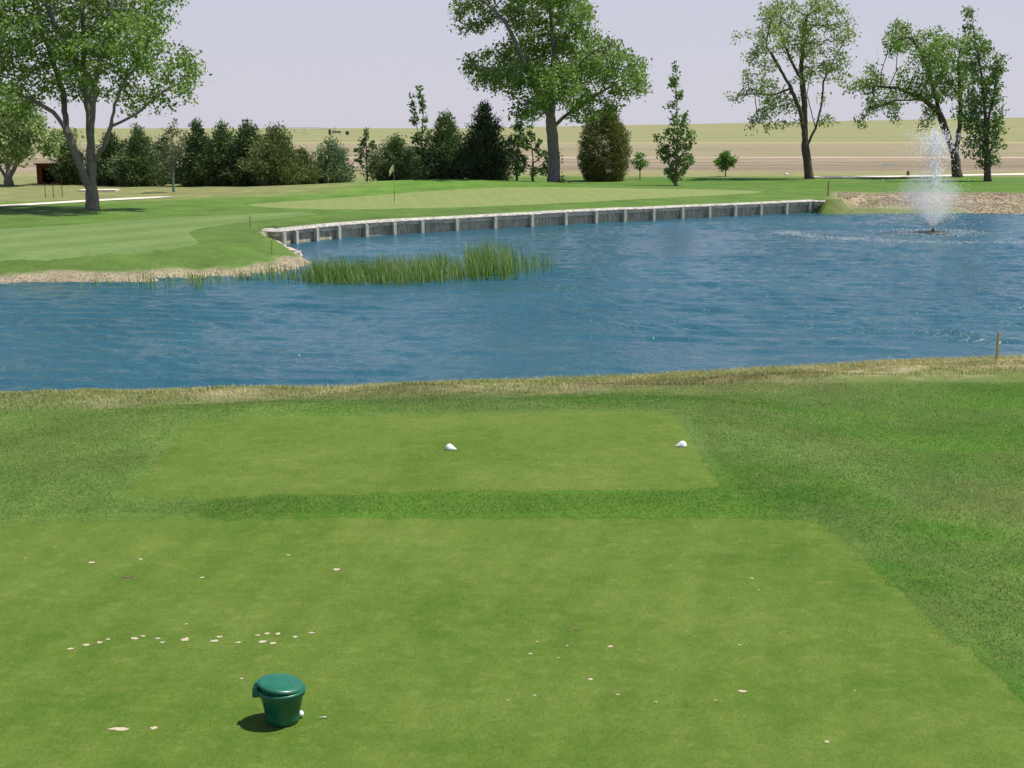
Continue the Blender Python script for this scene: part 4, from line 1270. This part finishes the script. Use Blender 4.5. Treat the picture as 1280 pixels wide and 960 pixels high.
def divot(px, py, w, mat):
    q = flat(px, py, .014); sc = math.hypot(q.y, CAMZ) / F
    rx = w * sc / 2 * .88; ry = max(.008, rx * rng.uniform(.55, 1.0) if w < 20 else rx * .3)
    n = 15; V = [(q.x, q.y, .0115)]
    for k in range(n):
        a = 2 * math.pi * k / n
        j = rng.uniform(.55, 1.25)
        V.append((q.x + math.cos(a) * rx * j, q.y + math.sin(a) * ry * j, .0085))
    mb = MB(); mb.add(V, [(0, 1 + k, 1 + (k + 1) % n) for k in range(n)])
    o = mb.build('divot', mat, back_tee, True)
    return o
for a in DIV: divot(*a, sand_m)
for a in DARK: divot(*a, soil_m)

# ------------------------------------------------------------------ stakes, posts and small far things
yel_m = simple_mat('yellow_stake', (.33, .285, .12), .8, .2, .2)
red_m = simple_mat('red_stake', (.26, .13, .07), .8, .2, .2)
def stake(px, py, h, w, mat, label, lean=.0, name='marker_stake', cat='stake', group=None, D=None):
    q = ground_at(px, py) if D is None else Vector((pt(px, py, D).x, D, gz(pt(px, py, D).x, D)))
    mb = MB(); mb.box((0, 0, h / 2 - .04), (w, w, h + .08), .3)
    mb.box((0, 0, h + .015), (w, w, .03), .3, .3)
    o = mb.build(name, mat); o.location = tuple(q); o.rotation_euler = (0, lean, .2)
    return tag(o, label, cat, group)
stake(1246, 447, .57, .042, yel_m, 'yellow wooden hazard stake on the near bank at the right edge', .02, D=27.6)
stake(313, 286, .55, .045, yel_m, 'yellow stake in the grass left of the timber wall end')
stake(340, 318, .5, .035, yel_m, 'short faded stake by the gravel below the left end of the wall')
stake(1035, 245, .85, .06, red_m, 'rust red stake in the grass near the right end of the wall')
dark_post = simple_mat('dark_post', (.06, .055, .045), .8, .2)
for px, lab in ((57, 'leftmost thin dark post in front of the rust red hut'), (67, 'middle thin dark post in front of the rust red hut'), (78, 'tallest thin dark post just right of the rust red hut')):
    stake(px, 247, 1.3 if px == 78 else .9, .035, dark_post, lab, 0, 'slim_post', 'post', 'thin posts by the hut')
stake(1135, 219.8, .42, .16, dark_post, 'short dark bollard on the far path left of the fountain jet', 0, 'bollard', 'bollard')
wq = ground_at(983, 219)
mb = MB(); mb.lathe([(.14, 0), (.15, .08), (.12, .17), (.05, .21)], 14); o = mb.build('marker_dome', white_m, None, True); o.location = tuple(wq)
tag(o, 'small white dome marker in the grass left of the vase shaped tree', 'marker')
# white board on posts
wq = ground_at(1112, 213.5)
bd = thing('white_board', 'white horizontal board on thin posts in the dry grass beyond the path', 'board', tuple(wq))
mb = MB(); mb.box((-.1, 0, .60), (1.55, .05, .17)); mb.build('board', white_m, bd)
for x in (-.8, .72):
    mb = MB(); mb.box((x, .05, .32), (.06, .05, .75)); mb.build('post', white_m, bd)
# pale low slab behind the big left tree
wq = ground_at(124, 239)
mb = MB(); mb.box((0, 0, .03), (2.4, 1.6, .16), .1); o = mb.build('concrete_slab', path_m); o.location = tuple(wq)
tag(o, 'pale low concrete slab behind the big left tree', 'slab')
# rust red hut
hx = pt(67, 238, 104); hz = gz(hx.x, 104)
hut = thing('hut', 'small rust red hut with a dark open doorway under the left trees', 'hut', (hx.x, 104, hz))
rust_m = simple_mat('rust_paint', (.20, .055, .028), .8, .2, .3, 3, .2, (4, 4, .6))
in_m = simple_mat('hut_inside', (.05, .03, .02), .9, .1, .2)
mb = MB(); mb.box((-.80, 0, .72), (.40, 1.2, 1.44)); mb.box((.68, .0, .72), (.62, 1.2, 1.44)); mb.box((-.115, 0, 1.34), (.97, 1.19, .2)); mb.build('wall', rust_m, hut)
mb = MB(); mb.box((-.115, .5, .62), (.97, .06, 1.24)); mb.build('back_panel', in_m, hut)
mb = MB(); mb.box((0, 0, 1.49), (2.3, 1.5, .10)); mb.build('roof', simple_mat('hut_roof', (.12, .08, .06), .8, .2), hut)
# irrigation pivot on the skyline
steel_m = simple_mat('galvanised_steel', (.36, .37, .38), .5, .5)
def farz(px, D):
    x = (px - 640) / F * D * math.cos(PITCH) * 1.0
    return x, gz(x, D)
D = 880
x0, z0 = farz(344, D); x1, z1 = farz(417, D)
pv_ = thing('irrigation_pivot', 'long thin centre pivot irrigation pipe on the skyline at left', 'irrigation pivot', ((x0 + x1) / 2, D, (z0 + z1) / 2))
xa, xb = x0 - (x0 + x1) / 2, x1 - (x0 + x1) / 2
mb = MB(); q = np.linspace(0, 1, 25)
mb.tube(np.stack([xa + (xb - xa) * q, 0 * q, 3.7 + .9 * np.sin(q * math.pi) ** 1], 1), .12, 6); mb.build('pipe', steel_m, pv_)
mb = MB(); mb.tube(np.stack([xa + (xb - xa) * q, 0 * q, 3.0 + .5 * np.sin(q * math.pi)], 1), .05, 4); mb.build('truss_rod', steel_m, pv_)
for q in (0.0, .5, 1.0):
    xx = xa + (xb - xa) * q
    mb = MB()
    for s in (-1, 1): mb.tube([(xx + s * 1.6, 0, 0), (xx, 0, 3.8)], .09, 5)
    mb.tube([(xx - 1.6, 0, .5), (xx + 1.6, 0, .5)], .08, 5)
    mb.build('tower', steel_m, pv_)
D = 860
xm, zm = farz(412, D)
pu = thing('pump_station', 'small dark pump station with a stack on the skyline', 'pump station', (xm, D, zm))
mb = MB(); mb.box((0, 0, 1.6), (1.3, 1.5, 3.4)); mb.build('cabinet', dark_post, pu)
mb = MB(); mb.box((4.2, 0, 1.7), (5.5, 1.6, 1.1)); mb.tube([(1.5, 0, 0), (1.5, 0, 1.4)], .12, 5); mb.tube([(6.5, 0, 0), (6.5, 0, 1.4)], .12, 5); mb.build('engine', simple_mat('grey_machine', (.16, .17, .16), .7, .3), pu)
mb = MB(); mb.tube([(3.5, 0, 2.0), (3.3, 0, 3.6), (2.9, 0, 5.2)], .16, 6); mb.build('stack', dark_post, pu)
xm, zm = farz(434, D)
mb = MB(); mb.lathe([(1.0, 0), (1.05, .2), (1.05, 1.9), (.9, 2.2), (.3, 2.35)], 14); o = mb.build('tank', dark_post, None, True); o.location = (xm, D, zm)
tag(o, 'small dark tank on the skyline right of the pump station', 'tank')
